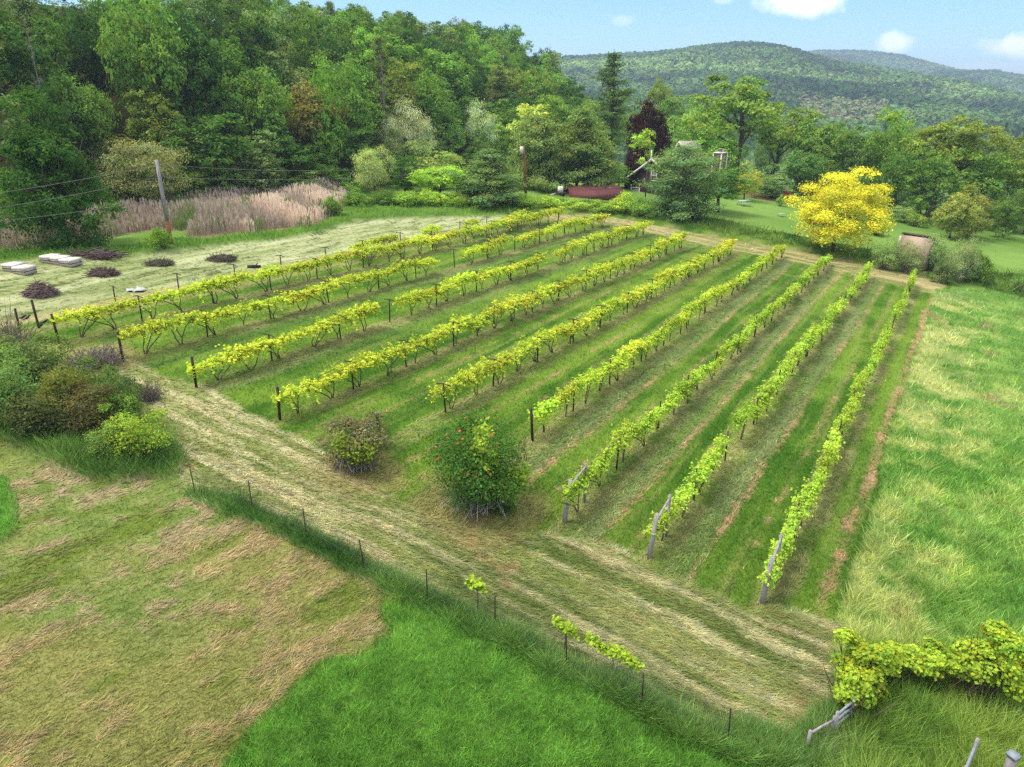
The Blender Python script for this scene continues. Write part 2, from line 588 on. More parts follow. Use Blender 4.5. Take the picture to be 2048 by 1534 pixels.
def ground_zones(x, y):
    """albedo, blade height, blade density, straw share, all per point"""
    x = np.asarray(x, float); y = np.asarray(y, float)
    lat, al = latal(x, y)
    wx = x + (fbm(x / 1.4, y / 1.4, 31, 3) - 0.5) * 1.3
    wy = y + (fbm(x / 1.4, y / 1.4, 47, 3) - 0.5) * 1.3
    big = fbm(x / 9, y / 9, 5, 4)
    mid = fbm(x / 1.9, y / 1.9, 71, 4)
    fine = fbm(x / 0.35, y / 0.35, 91, 3)
    r = np.hypot(x, y)
    # lawns and rough grass beyond the hedge
    col = pick(alb(98, 146, 56), alb(136, 180, 84), sm((big - 0.3) / 0.4) * 0.6 + 0.4 * mid)
    h = np.full(x.shape, 0.06); dens = np.full(x.shape, 0.25); straw = np.zeros(x.shape)
    # forest floor
    ff = sm((-lat - 66) / 6) * (r < 420)
    col = col * (1 - ff[:, None]) + pick(alb(52, 62, 30), alb(86, 84, 52), mid) * ff[:, None]
    dens = dens * (1 - ff)
    far = sm((r - 330) / 120)
    fcol = pick(alb(50, 82, 50), alb(76, 108, 56), sm((fbm(x / 60, y / 60, 8, 4) - 0.35) / 0.3))
    col = col * (1 - far[:, None]) + fcol * far[:, None]

    def blend(mask, c, hh=None, dd=None, st=None):
        nonlocal col, h, dens, straw
        m = np.clip(mask, 0, 1)
        col = col * (1 - m[:, None]) + c * m[:, None]
        if hh is not None: h = h * (1 - m) + hh * m
        if dd is not None: dens = dens * (1 - m) + dd * m
        if st is not None: straw = straw * (1 - m) + st * m

    def zone(key, soft=0.35, warp=1.0):
        return sm((sdist(x + (wx - x) * warp, y + (wy - y) * warp, ZP[key]) + soft) / (2 * soft))

    # vineyard floor
    lats = np.stack([row_lat(i, al) for i in range(10)], 1)
    dl = lat[:, None] - lats
    k = np.argmin(np.abs(dl), axis=1)
    off = dl[np.arange(len(x)), k]                    # signed distance to the nearest row
    ad = np.abs(off)
    right = k >= 5
    vy = sm((lat - lats[:, 0] + 1.3) / 0.5) * sm((lats[:, 9] + 3.15 - lat) / 0.3) * sm((al - 8) / 2) * sm((84 - al) / 3)
    st1 = fbm(lat / 0.33, al / 7.0, 131, 3)
    st2 = fbm(lat / 0.9, al / 16.0, 137, 3)
    g = pick(alb(66, 118, 26), alb(118, 160, 42), sm((0.55 * st2 + 0.45 * mid - 0.3) / 0.4))
    g = pick(g, alb(150, 168, 84)[None, :], 0.45 * sm((st1 - 0.55) / 0.2))
    tan = pick(alb(158, 150, 106), alb(196, 182, 146), mid)
    greyg = pick(alb(112, 134, 84), alb(140, 156, 108), st1)
    wnear = 0.72 + 0.5 * (fbm(al / 2.2, lat * 0 + k * 3.1, 141, 3) - 0.5)
    under = sm((wnear - np.abs(off - 0.22)) / 0.35) * (0.35 + 0.65 * sm((fbm(al / 1.8, lat / 0.8, 151, 3) - 0.3) / 0.25))
    cvy = pick(g, tan, np.clip(under * 0.48, 0, 1))
    # greyish clippings to the right of some rows
    clip_ = sm((off - 0.5) / 0.3) * sm((1.75 - off) / 0.4) * np.isin(k, (6, 7, 8, 2, 3)) * np.where(k >= 6, 0.8, 0.45)
    cvy = pick(cvy, greyg, clip_ * (0.55 + 0.45 * sm((st1 - 0.3) / 0.3)))
    # wheel tracks
    trk = np.zeros(x.shape)
    for i in range(4, 10):
        for o, wdt, am in ((1.55, 0.16, 0.9), (2.75, 0.13, 0.75)) if i < 9 else ((1.72, 0.26, 1.15),):
            dd = np.abs(lat - lats[:, i] - o - 0.14 * (fbm(al / 3.0, al * 0 + i, 161, 2) - 0.5) * 2)
            br = sm((fbm(al / 1.7, al * 0 + i * 7.7 + o, 171, 3) - 0.36) / 0.2)
            trk = np.maximum(trk, sm((wdt - dd + 0.5 * (fine - 0.5)) / 0.3 + 0.2) * (0.25 + 0.75 * br) * am * (1 if i > 5 else 0.7) * (0.45 + 0.9 * mid))
    tcol = pick(alb(158, 132, 100), alb(196, 164, 134), fine)
    cvy = pick(cvy, tcol, np.clip(trk, 0, 1))
    edge = sm((lat - lats[:, 9] - 2.1) / 0.3) * sm((lats[:, 9] + 3.2 - lat) / 0.2)
    cvy = pick(cvy, alb(82, 122, 34)[None, :], edge * 0.8)
    blend(vy, cvy, 0.09 + 0.07 * mid - 0.05 * under, 0.85 - 0.35 * trk, np.clip(under * 0.55 + trk * 0.8 + clip_ * 0.5, 0, 1))
    # tan strip along the hay side of the vineyard
    strip0 = sm((lat - lats[:, 0] + 2.6) / 0.5) * sm((lats[:, 0] - 0.9 - lat) / 0.4) * sm((al - 5) / 3) * sm((76 - al) / 4)
    blend(strip0 * 0.8, pick(alb(176, 160, 120), alb(200, 186, 150), mid), 0.04, 0.3, 0.9)

    # mown hay
    m = zone('hay', 0.4, 0.6)
    m = m * sm((lats[:, 0] - 1.9 - lat) / 0.7)
    wl = lat + 1.2 * (fbm(al / 14, lat / 9, 181, 3) - 0.5) + 0.25 * fbm(x / 0.9, y / 0.9, 183, 2)
    l1 = fbm(wl / 0.42, al / 3.4, 191, 4, 0.6)
    l2 = fbm(wl / 2.2, al / 22, 193, 3)
    near = sm((36 - al) / 14)                                        # greener towards the brush piles
    c = pick(alb(146, 166, 112), alb(196, 208, 168), sm((l1 - 0.28) / 0.34))
    c = pick(c, alb(120, 146, 66)[None, :], sm((l2 - 0.5) / 0.16) * (0.22 + 0.35 * near))
    c = pick(c, alb(194, 200, 164)[None, :], 0.45 * near * sm((l1 - 0.5) / 0.2))
    c = pick(c, alb(78, 96, 52)[None, :], 0.75 * sm((fbm(wl / 0.3, al / 1.6, 197, 3) - 0.62) / 0.12))
    blend(m, c, 0.05, 0.35, 0.85)
    # green fringe of the hay field and its bank
    m = zone('hayedge', 0.5)
    blend(m, pick(alb(62, 108, 34), alb(110, 156, 50), mid), 0.5, 0.9, 0.0)
    m = zone('reeds', 0.6)
    blend(m, pick(alb(120, 98, 90), alb(160, 132, 122), mid), 0.3, 0.2, 0.5)
    m = zone('path', 0.3, 0.4)
    u_ = al + 0.5 * (fbm(lat / 6, al / 6, 199, 2) - 0.5)
    ps = fbm(lat / 5.0, u_ / 0.3, 201, 3)
    blend(m, pick(alb(130, 144, 82), alb(190, 180, 136), sm((ps - 0.3) / 0.4)), 0.05, 0.3, 0.9)
    m = zone('bank', 0.5)
    blend(m, pick(alb(54, 92, 32), alb(104, 140, 52), sm((0.6 * mid + 0.4 * fbm(lat / 0.8, al / 2, 205, 3) - 0.3) / 0.4)), 0.75, 1.0, 0.0)
    m = zone('dirt', 0.3)
    blend(m, pick(alb(150, 124, 104), alb(180, 156, 130), mid), 0.02, 0.05, 0)

    # tall meadow to the right
    m = zone('meadow', 0.25, 0.5)
    p1 = fbm(x / 5.5, y / 5.5, 211, 4); p2 = fbm(x / 2.1 + 9, y / 2.1, 213, 4, 0.6); p3 = fbm(x / 0.9 + 3, y / 0.9, 219, 3)
    e = sm((lats[:, 9] + 7.5 - lat) / 4)
    c = pick(alb(92, 146, 56), alb(140, 180, 84), sm((0.5 * p2 + 0.5 * p3 - 0.3) / 0.4))
    seed = sm((0.3 * p1 + 0.35 * p2 + 0.35 * p3 + 0.16 * e - 0.575) / 0.15)
    c = pick(c, pick(alb(158, 176, 96), alb(196, 204, 138), fine), 0.85 * seed)
    c = pick(c, alb(84, 140, 66)[None, :], 0.55 * sm((0.6 * fbm(x / 3.1 + 40, y / 3.1, 215, 5) + 0.4 * p3 - 0.52) / 0.14))
    c = pick(c, alb(150, 136, 104)[None, :], 0.85 * sm((fbm(x / 3.3 + 80, y / 3.3, 217, 3) - 0.7) / 0.06))
    blend(m, c, 0.22 + 0.34 * p3, 1.0, 0.06)

    # mown headland with raked rows of cut grass
    hx = x * HEADDIR[0] + y * HEADDIR[1]
    hv = -x * HEADDIR[1] + y * HEADDIR[0]
    hw = hv + 0.8 * (fbm(hx / 7, hv / 7, 221, 3) - 0.5) + 0.3 * (fbm(x / 1.1, y / 1.1, 223, 2) - 0.5)
    s1 = 0.70 * fbm(hw / 0.5, hx / 7, 231, 4, 0.6) + 0.16 * (0.5 + 0.5 * np.sin(2 * PI * hw / 1.1 + 9 * fbm(hx / 9, hv / 4, 229, 2))) + 0.14 * fbm(x / 2.6, y / 2.6, 227, 3)
    s2 = fbm(hw / 0.2, hx / 1.8, 233, 4, .6)
    c = pick(alb(128, 150, 76), alb(168, 178, 116), mid)
    c = pick(c, alb(86, 118, 44)[None, :], sm((fbm(hw / 1.3, hx / 8, 235, 3) - 0.5) / 0.15) * 0.7)
    c = pick(c, pick(alb(194, 192, 148), alb(222, 220, 188), s2), 0.9 * sm((0.66 * s1 + 0.34 * s2 - 0.43) / 0.18))
    c = pick(c, alb(118, 108, 72)[None, :], 0.3 * sm((fbm(hw / 0.28, hx / 4, 237, 3) - 0.64) / 0.1))
    c = pick(c, alb(196, 160, 128)[None, :], 0.45 * sm((fbm(x / 1.6, y / 1.6, 239, 3) - 0.69) / 0.08))
    m = zone('headland', 0.3, 0.7)
    lines = sm((0.66 * s1 + 0.34 * s2 - 0.43) / 0.18)
    blend(m, c, 0.06, 0.75, 0.6 + 0.55 * lines)
    # bare-ish rings under the two rose bushes
    for (px, py, rad) in ((715, 940, 2.3), (955, 1010, 3.0), (195, 715, 2.6)):
        q = at(px, py)
        dd = np.hypot(wx - q[0], wy - q[1])
        blend(0.6 * sm((rad - dd) / 0.9), pick(alb(150, 142, 92), alb(184, 168, 124), mid), 0.08, 0.5, 0.8)

    # brown mown field
    bu = x * BRDIR[0] + y * BRDIR[1]
    bv = -x * BRDIR[1] + y * BRDIR[0]
    q1 = fbm(bv / 0.8, bu / 2.2, 241, 5, 0.62); q2 = fbm(x / 0.5, y / 0.5, 243, 3)
    c = pick(alb(106, 138, 60), alb(150, 170, 94), q2)
    tanm = sm((0.5 * q1 + 0.3 * q2 + 0.2 * fine - 0.45) / 0.16)
    c = pick(c, pick(alb(170, 150, 126), alb(206, 184, 164), q2), 0.72 * tanm)
    upper = sm((bv - np.median(bv[m > 2]) if (m > 2).any() else bv * 0) / 4)
    warm = sm((fbm(x / 6, y / 6, 245, 3) - 0.42) / 0.2)
    c = pick(c, alb(186, 166, 108)[None, :], 0.35 * warm)
    c = pick(c, alb(112, 138, 46)[None, :], 0.8 * sm((fbm(bv / 1.2 + 30, bu / 3, 247, 4) - 0.58) / 0.12))
    m = zone('brown', 0.3, 0.8)
    blend(m, c, 0.075, 0.8, 0.08 + 0.62 * tanm)
    # rank grass
    lc = pick(alb(92, 150, 50), alb(108, 166, 58), sm((0.2 * mid + 0.8 * fbm(x / 0.5, y / 0.5, 251, 4, .6) - 0.3) / 0.4))
    lc = pick(lc, alb(122, 174, 58)[None, :], 0.2 * sm((fbm(x / 2.6, y / 2.6, 253, 3) - 0.55) / 0.15))
    for key, hh in (('lush', 0.21), ('blob', 0.34)):
        blend(zone(key, 0.2, 1.0), lc, hh * (0.8 + 0.5 * fbm(x / 0.6, y / 0.6, 257, 3)), 1.0, 0.0)
    fc = pick(alb(60, 106, 46), alb(104, 146, 74), sm((mid - 0.28) / 0.42))
    fc = pick(fc, alb(176, 186, 148)[None, :], 0.5 * sm((fbm(x / 1.3, y / 1.3, 255, 3) - 0.66) / 0.08))
    blend(zone('corner', 0.3, 0.8), pick(alb(76, 124, 44), alb(132, 162, 68), sm((0.5 * p2 + 0.5 * mid - 0.3) / 0.35)), 0.45 + 0.3 * mid, 1.0, 0.05)
    blend(zone('strip', 0.12, 0.3), fc, 0.32 + 0.25 * mid, 1.0, 0.0)
    blend(zone('thickfoot', 0.3, 0.6), pick(alb(52, 100, 42), alb(110, 150, 74), mid), 0.7, 1.0, 0.0)
    return col, h, dens, straw


# the ground sheet: rings round the camera, fine in front of it
az_f = np.radians(np.arange(-49, 49.01, 0.125))
az_b = np.radians(np.arange(54, 307, 6.0))
AZ = np.concatenate([az_f, az_b])
RR = np.concatenate([np.geomspace(3.0, 9.0, 12), np.geomspace(9.3, 150, 560), np.geomspace(151.5, 420, 90), np.geomspace(428, 5000, 120)])
na, nr = len(AZ), len(RR)
gx = (RR[:, None] * np.sin(AZ)[None, :]).ravel()
gy = (RR[:, None] * np.cos(AZ)[None, :]).ravel()
gx = np.concatenate([[0.0], gx]); gy = np.concatenate([[0.0], gy])
gz = terr(gx, gy)
gc, gh, gd, gs = ground_zones(gx, gy)
gz = gz + 0.35 * np.minimum(gh, 0.6) * (np.hypot(gx, gy) < 160) * (gh > 0.2)
i0 = 1 + (np.arange(nr - 1)[:, None] * na + np.arange(na)[None, :])
i1 = 1 + (np.arange(nr - 1)[:, None] * na + (np.arange(na)[None, :] + 1) % na)
quads = np.stack([i0, i1, i1 + na, i0 + na], -1).reshape(-1, 4)[:, ::-1]
fan = np.stack([np.zeros(na, int), 1 + (np.arange(na) + 1) % na, 1 + np.arange(na)], 1)
ground = place("ground", make_mesh("ground", np.stack([gx, gy, gz], 1), [quads, fan], gc, M_GROUND, smooth=True))
tag(ground, kind="structure")

# ------------------------------------------------------------------ grass and straw
def blades(name, x, y, h, w, c, lean, rng, flat=None, bend=0.25):
    """one narrow triangle per blade; flat: heading for straws that lie down"""
    n = len(x)
    z = terr(x, y)
    a = rng.uniform(0, 2 * PI, n)
    lx, ly = np.cos(a) * lean * h, np.sin(a) * lean * h
    sa = rng.uniform(0, 2 * PI, n)
    sx, sy = np.cos(sa) * w * 0.5, np.sin(sa) * w * 0.5
    V = np.empty((n, 3, 3))
    V[:, 0] = np.stack([x - sx, y - sy, z - 0.01], 1)
    V[:, 1] = np.stack([x + sx, y + sy, z - 0.01], 1)
    V[:, 2] = np.stack([x + lx, y + ly, z + h], 1)
    T = np.arange(n * 3).reshape(-1, 3)
    return V.reshape(-1, 3), T, np.repeat(c, 3, axis=0)


def scatter(rng, n, r0, r1, a0=-47, a1=47):
    u = rng.uniform(0, 1, n)
    r = 1.0 / (1.0 / r0 + u * (1.0 / r1 - 1.0 / r0))
    a = np.radians(rng.uniform(a0, a1, n))
    return r * np.sin(a), r * np.cos(a)


GR = np.random.default_rng(11)
bx, by = scatter(GR, 900000, 10.5, 105)
b2x, b2y = scatter(GR, 330000, 10.5, 40)
bx, by = np.concatenate([bx, b2x]), np.concatenate([by, b2y])
bc, bh, bd, bs = ground_zones(bx, by)
keep = GR.uniform(0, 1, len(bx)) < bd * np.where(bh > 0.3, 1.0, 0.62)
bx, by, bc, bh, bs = bx[keep], by[keep], bc[keep], bh[keep], bs[keep]
rr = np.hypot(bx, by)
# straws lie flat, the rest stands
st = GR.uniform(0, 1, len(bx)) < bs * 0.75
clump = fbm(bx / 0.5, by / 0.5, 301, 3)
hh = bh * GR.uniform(0.6, 1.25, len(bx)) * np.where(bh > 0.25, 0.45 + 1.1 * clump, np.where(bh > 0.15, 0.7 + 0.6 * clump, 1.0))
tuft = 0.45 * fbm(bx / 0.45, by / 0.45, 303, 3, 0.6) + 0.55 * fbm(bx / 0.17, by / 0.17, 307, 2) - 0.5
weed = sm((fbm(bx / 0.9 + 7, by / 0.9, 305, 3) - 0.64) / 0.06) * (bh > 0.25)
bright = np.exp(GR.normal(0, 1, len(bx)) * np.where(bh > 0.12, 0.34, 0.24) + np.where(bh > 0.15, 1.25, 1.0) * tuft + 0.12 * weed)
hue = GR.normal(0, 0.10, len(bx)) + 0.10 * weed + 0.15 * tuft
cc = bc * (1.15 + 0.65 * sm((bh - 0.1) / 0.2))[:, None] * bright[:, None] * np.stack([1 + hue, np.ones(len(bx)), 1 - hue * 0.5], 1)
wd = np.maximum(0.012, rr * 0.00075) * np.where(bh > 0.15, 1.75, 1.0)
V1, T1, C1 = blades("g", bx[~st], by[~st], hh[~st], wd[~st], cc[~st], GR.uniform(0.25, 1.25, (~st).sum()), GR)
grass = place("grass", make_mesh("grass", V1, [T1], np.clip(C1, 0, 0.9), M_BLADE))
tag(grass, "standing grass blades of the lawns, meadow and verges", "grass", kind="stuff")
ns = int(st.sum())
sxv, syv = bx[st], by[st]
sz = terr(sxv, syv)
la_, al_ = latal(sxv, syv)
inhead = sdist(sxv, syv, ZP['headland']) > 0
inbrown = sdist(sxv, syv, ZP['brown']) > 0
base_a = np.where(inhead, math.atan2(HEADDIR[1], HEADDIR[0]), np.where(inbrown, math.atan2(BRDIR[1], BRDIR[0]), PI / 2 - RAZ))
sa = base_a + GR.normal(0, 0.55, ns)
L = GR.uniform(0.12, 0.34, ns) * np.maximum(1, rr[st] / 40)
w_ = np.maximum(0.012, rr[st] * 0.0007)
dx, dy = np.cos(sa), np.sin(sa)
lift = GR.uniform(0.01, 0.07, ns)
V = np.empty((ns, 3, 3))
V[:, 0] = np.stack([sxv - dy * w_, syv + dx * w_, sz + 0.02], 1)
V[:, 1] = np.stack([sxv + dy * w_, syv - dx * w_, sz + 0.025], 1)
V[:, 2] = np.stack([sxv + dx * L, syv + dy * L, sz + 0.02 + lift], 1)
cs = cc[st] * 1.08
tag(place("cut_straw", make_mesh("cut_straw", V.reshape(-1, 3), [np.arange(ns * 3).reshape(-1, 3)], np.clip(np.repeat(cs, 3, axis=0), 0, 0.9), M_BLADE)),
    "cut hay and straw lying in raked lines on mown ground", "hay", kind="stuff")

# reeds: a dense stand of dead pinkish stems with feathery heads
n = 26000
P = ZP['reeds']
lo, hi = P.min(0), P.max(0)
rx, ry = GR.uniform(lo[0], hi[0], n * 3), GR.uniform(lo[1], hi[1], n * 3)
ok = (sdist(rx + (fbm(rx / 2, ry / 2, 5, 2) - .5) * 3, ry, P) > 0) & (np.abs(np.arctan2(rx, ry)) < math.radians(40))
rx, ry = rx[ok][:n], ry[ok][:n]
pxs, pys, _ = project(rx, ry, terr(rx, ry))
rb = fbm(rx / 4, ry / 4, 311, 3)
pink = sm((pxs - 430) / 120) * sm((rb - 0.32) / 0.2)
rc = pick(pick(alb(138, 124, 134), alb(174, 160, 174), GR.uniform(0, 1, len(rx))), pick(alb(196, 170, 186), alb(226, 204, 218), GR.uniform(0, 1, len(rx))), pink)
grn = (fbm(rx / 1.5, ry / 1.5, 313, 3) > 0.60) & (pink < 0.7)
rc[grn] = alb(106, 130, 82)
rc = rc * 1.9
rsd = np.clip(sdist(rx, ry, P) / 3.2, 0, 1)
rh = GR.uniform(1.1, 2.4, len(rx)) * (0.6 + 0.8 * rb) * (0.45 + 0.55 * rsd)
Va, Ta, Ca = blades("r", rx, ry, rh, np.full(len(rx), 0.075), rc, GR.uniform(0.03, 0.22, len(rx)), GR)
# heads
k2 = GR.uniform(0, 1, len(rx)) < 0.55
hx_, hy_, hz_ = rx[k2], ry[k2], terr(rx[k2], ry[k2]) + rh[k2] * 0.93
m_ = len(hx_)
aa = GR.uniform(0, 2 * PI, m_)
Vh = np.empty((m_, 4, 3))
for q, (rad, dz) in enumerate(((0.0, -0.28), (0.07, 0.0), (0.03, 0.26), (-0.06, 0.02))):
    Vh[:, q] = np.stack([hx_ + np.cos(aa) * rad, hy_ + np.sin(aa) * rad, hz_ + dz], 1)
Ch = np.repeat(np.clip(rc[k2] * 1.15, 0, 0.9), 4, axis=0)
reeds = place("reeds", make_mesh("reeds", np.concatenate([Va, Vh.reshape(-1, 3)]), [Ta, np.arange(m_ * 4).reshape(-1, 4) + len(Va)],
                                 np.concatenate([Ca, Ch]), M_BLADE))
tag(reeds, "stand of dead pinkish reeds with feathery heads below the wooded hill", "reeds", kind="stuff")


# ------------------------------------------------------------------ foliage
def unit(v):
    return v / (np.linalg.norm(v, axis=-1, keepdims=True) + 1e-9)


def cards(rng, P, Nn, size, asp=0.62, hang=False):
    n = len(P)
    Nn = unit(Nn)
    t = rng.normal(0, 1, (n, 3))
    if hang:
        t = np.tile([0, 0, -1.0], (n, 1)) + rng.normal(0, 0.28, (n, 3))
    t = unit(t - Nn * (t * Nn).sum(1, keepdims=True))
    b = np.cross(Nn, t)
    s = np.broadcast_to(np.asarray(size, float), (n,))[:, None] * np.exp(rng.normal(0, 0.22, (n, 1)))
    V = np.stack([P - t * s * 0.5, P + b * s * 0.5 * asp + Nn * s * .08, P + t * s * 0.5, P - b * s * 0.5 * asp + Nn * s * .08], 1)
    return V.reshape(-1, 3)


def tint(rng, n, cl, per, v1=0.16, v2=0.14, v3=0.14, warm=0.10):
    """multipliers: per clump of a lobe and per leaf"""
    a = np.repeat(np.exp(rng.normal(0, v2, cl)), per)[:n] * np.exp(rng.normal(0, v3, n))
    w = np.repeat(rng.normal(0, warm, cl), per)[:n] + rng.normal(0, warm * 0.7, n)
    return np.stack([a * (1 + w), a, a * (1 - w)], 1)


def lobed(rng, R, zc, lobes=16, lr=0.42, clumps=14, per=15, leaf=0.36, asp=0.62, flat=0.8, low=-0.55, hang=False, up=0.45, spread=0.19, lift=0.0, ragged=0.2, boxy=0.5, taper=0.0):
    """a crown of lobes, each of many leaf clumps; R: half-axes"""
    R = np.asarray(R, float)
    i = np.arange(lobes) + 0.5
    ph = i * 2.39996 + rng.uniform(0, 6)
    zz = low + (1 - low) * (i / lobes)
    rad = np.clip(1 - zz ** 2, 0, 1) ** boxy
    D = np.stack([np.cos(ph) * rad, np.sin(ph) * rad, zz], 1) + rng.normal(0, 0.13, (lobes, 3))
    mr = R.mean()
    VV, CC = [], []
    for d in D:
        f = rng.uniform(0.52, 0.80) * (1 + rng.normal(0, ragged))
        tp = 1 - taper * (d[2] + 1) / 2
        c = d * R * f * [tp, tp, 1] + [0, 0, zc]
        r = lr * mr * rng.uniform(0.7, 1.25) * (0.4 + 0.6 * tp)
        lt = math.exp(rng.normal(0, 0.10))
        dd = unit(rng.normal(0, 1, (clumps, 3)) + unit(d) * 0.65 + [0, 0, up])
        cp = c + dd * r * rng.uniform(0.72, 1.05, (clumps, 1)) * [1, 1, flat]
        P = np.repeat(cp, per, 0) + rng.normal(0, 1, (clumps * per, 3)) * r * spread * [1, 1, 0.55]
        Nn = np.repeat(dd, per, 0) * 0.75 + [0, 0, 0.4 + lift] + rng.normal(0, 0.42, (clumps * per, 3))
        VV.append(cards(rng, P, Nn, leaf, asp, hang))
        CC.append(np.repeat(tint(rng, len(P), clumps, per) * lt, 4, 0))
    # a thin filling so that the sky shows through only here and there
    m = lobes * 14
    d = unit(rng.normal(0, 1, (m, 3))) * rng.uniform(0.1, 0.72, (m, 1)) ** 0.6
    tq = (1 - taper * (d[:, 2:] + 1) / 2)
    P = d * R * 0.78 * np.concatenate([tq, tq, tq * 0 + 1], 1) + [0, 0, zc]
    VV.append(cards(rng, P, d + [0, 0, 0.5] + rng.normal(0, 0.3, (m, 3)), leaf * 1.25, asp, hang))
    CC.append(np.repeat(tint(rng, m, m, 1), 4, 0))
    V = np.concatenate(VV)
    V[:, 2] = np.maximum(V[:, 2], 0.03)
    return V, np.concatenate(CC), D


def leaf_mesh(name, V, C):
    return make_mesh(name, V, [np.arange(len(V)).reshape(-1, 4)], np.clip(C, 0.2, 3), M_LEAF)


def trunk_mesh(name, rng, h, r, tops, mat=None, z0=0.35, lean=0.0, split=0.45):
    mb = MB()
    j = rng.normal(0, 0.02 * h, (5, 3)); j[0] = 0
    P = np.array([[lean * k / 4 * h, 0, h * k / 4] for k in range(5)]) + j * [1, 1, 0]
    P[0, 2] = -0.4
    mb.tube(P, np.array([1.25, 0.85, 0.65, 0.42, 0.12]) * r, 7)
    for tp in tops:
        z = h * rng.uniform(z0, min(0.8, split + 0.3))
        s = np.array([np.interp(z, P[:, 2], P[:, 0]), np.interp(z, P[:, 2], P[:, 1]), z])
        e = np.asarray(tp)
        m = (s + e) / 2 + rng.normal(0, 0.05 * h, 3) * [1, 1, 0.5] - [0, 0, 0.03 * h]
        mb.tube(np.array([s, m, e]), np.array([0.42, 0.26, 0.06]) * r, 5)
    return mb.mesh(name, mat or M_BARK, smooth=True)


PROTO = {}


def proto(key, **parts):
    """parts: name -> mesh; unit height and width are those of the meshes"""
    zs, xs = 0.0, 0.0
    for n_, me in parts.items():
        co = np.empty(len(me.vertices) * 3, np.float32)
        me.vertices.foreach_get("co", co)
        co = co.reshape(-1, 3)
        if n_ in ("crown", "foliage"):
            lo_, hi_ = np.percentile(co[:, :2], 0.4, axis=0), np.percentile(co[:, :2], 99.6, axis=0)
            co[:, :2] -= (lo_ + hi_) * 0.5 * 0.8
            me.vertices.foreach_set("co", co.ravel())
            me.update()
            xs = max(xs, float((hi_ - lo_).mean()) * 1.04)
        elif len(parts) == 1:
            xs = 2 * float(np.percentile(np.abs(co[:, 0]), 99))
        zs = max(zs, float(np.percentile(co[:, 2], 99.7)))
    PROTO.setdefault(key, []).append((parts, xs, zs))


def broad(key, seed, R, zc, h, **kw):
    g = np.random.default_rng(seed)
    V, C, D = lobed(g, R, zc, **kw)
    tops = [d * np.array(R) * 0.75 + [0, 0, zc] for d in D[::2] if d[2] > -0.4]
    proto(key, trunk=trunk_mesh("trunk", g, zc + R[2] * 0.3, 0.028 * h, tops), crown=leaf_mesh("crown", V, C))


for s_, (R_, zc_, lb) in enumerate((((4.4, 4.4, 5.0), 7.6, 20), ((3.8, 3.8, 5.8), 8.2, 22), ((5.2, 4.8, 4.4), 7.0, 22), ((4.2, 4.6, 5.4), 7.8, 18), ((3.6, 3.9, 4.8), 7.4, 17))):
    broad("broad", 100 + s_, R_, zc_, 12.5, lobes=lb, clumps=15, per=17, leaf=0.40, low=-0.75)
broad("maple", 118, (5.0, 4.8, 5.4), 4.3, 10.5, lobes=64, lr=0.31, clumps=18, per=26, leaf=0.22, low=-0.95, flat=.6, boxy=.36, taper=.5)
for s_ in range(2):      # open oak like crowns with plates of leaves and gaps
    broad("open", 120 + s_, (5.6, 5.2, 4.6), 8.2, 13, lobes=24, lr=0.30, clumps=13, per=22, leaf=0.34, flat=0.5, low=-0.6, ragged=0.3)
for s_ in range(2):
    broad("dome", 134 + s_, (3.4, 3.4, 3.4), 3.8, 7, lobes=34, clumps=18, per=20, leaf=0.27, lr=.4, low=-0.9, ragged=.1)
    broad("round", 130 + s_, (3.4, 3.4, 3.2), 3.9, 7, lobes=18, clumps=16, per=20, leaf=0.27, low=-0.85)
broad("conical", 140, (2.2, 2.2, 3.6), 3.7, 7, lobes=22, clumps=14, per=18, leaf=0.25, lr=0.36, low=-0.8)
broad("oval", 141, (2.2, 2.2, 4.2), 4.8, 9, lobes=20, clumps=14, per=18, leaf=0.28, lr=0.44, low=-0.9)
for s_ in range(2):      # willow like, fine hanging leaves
    broad("willow", 150 + s_, (3.2, 3.0, 3.6), 4.4, 8, lobes=18, clumps=18, per=30, leaf=0.34, asp=0.2, lr=0.46, hang=True, low=-0.8, spread=0.3)


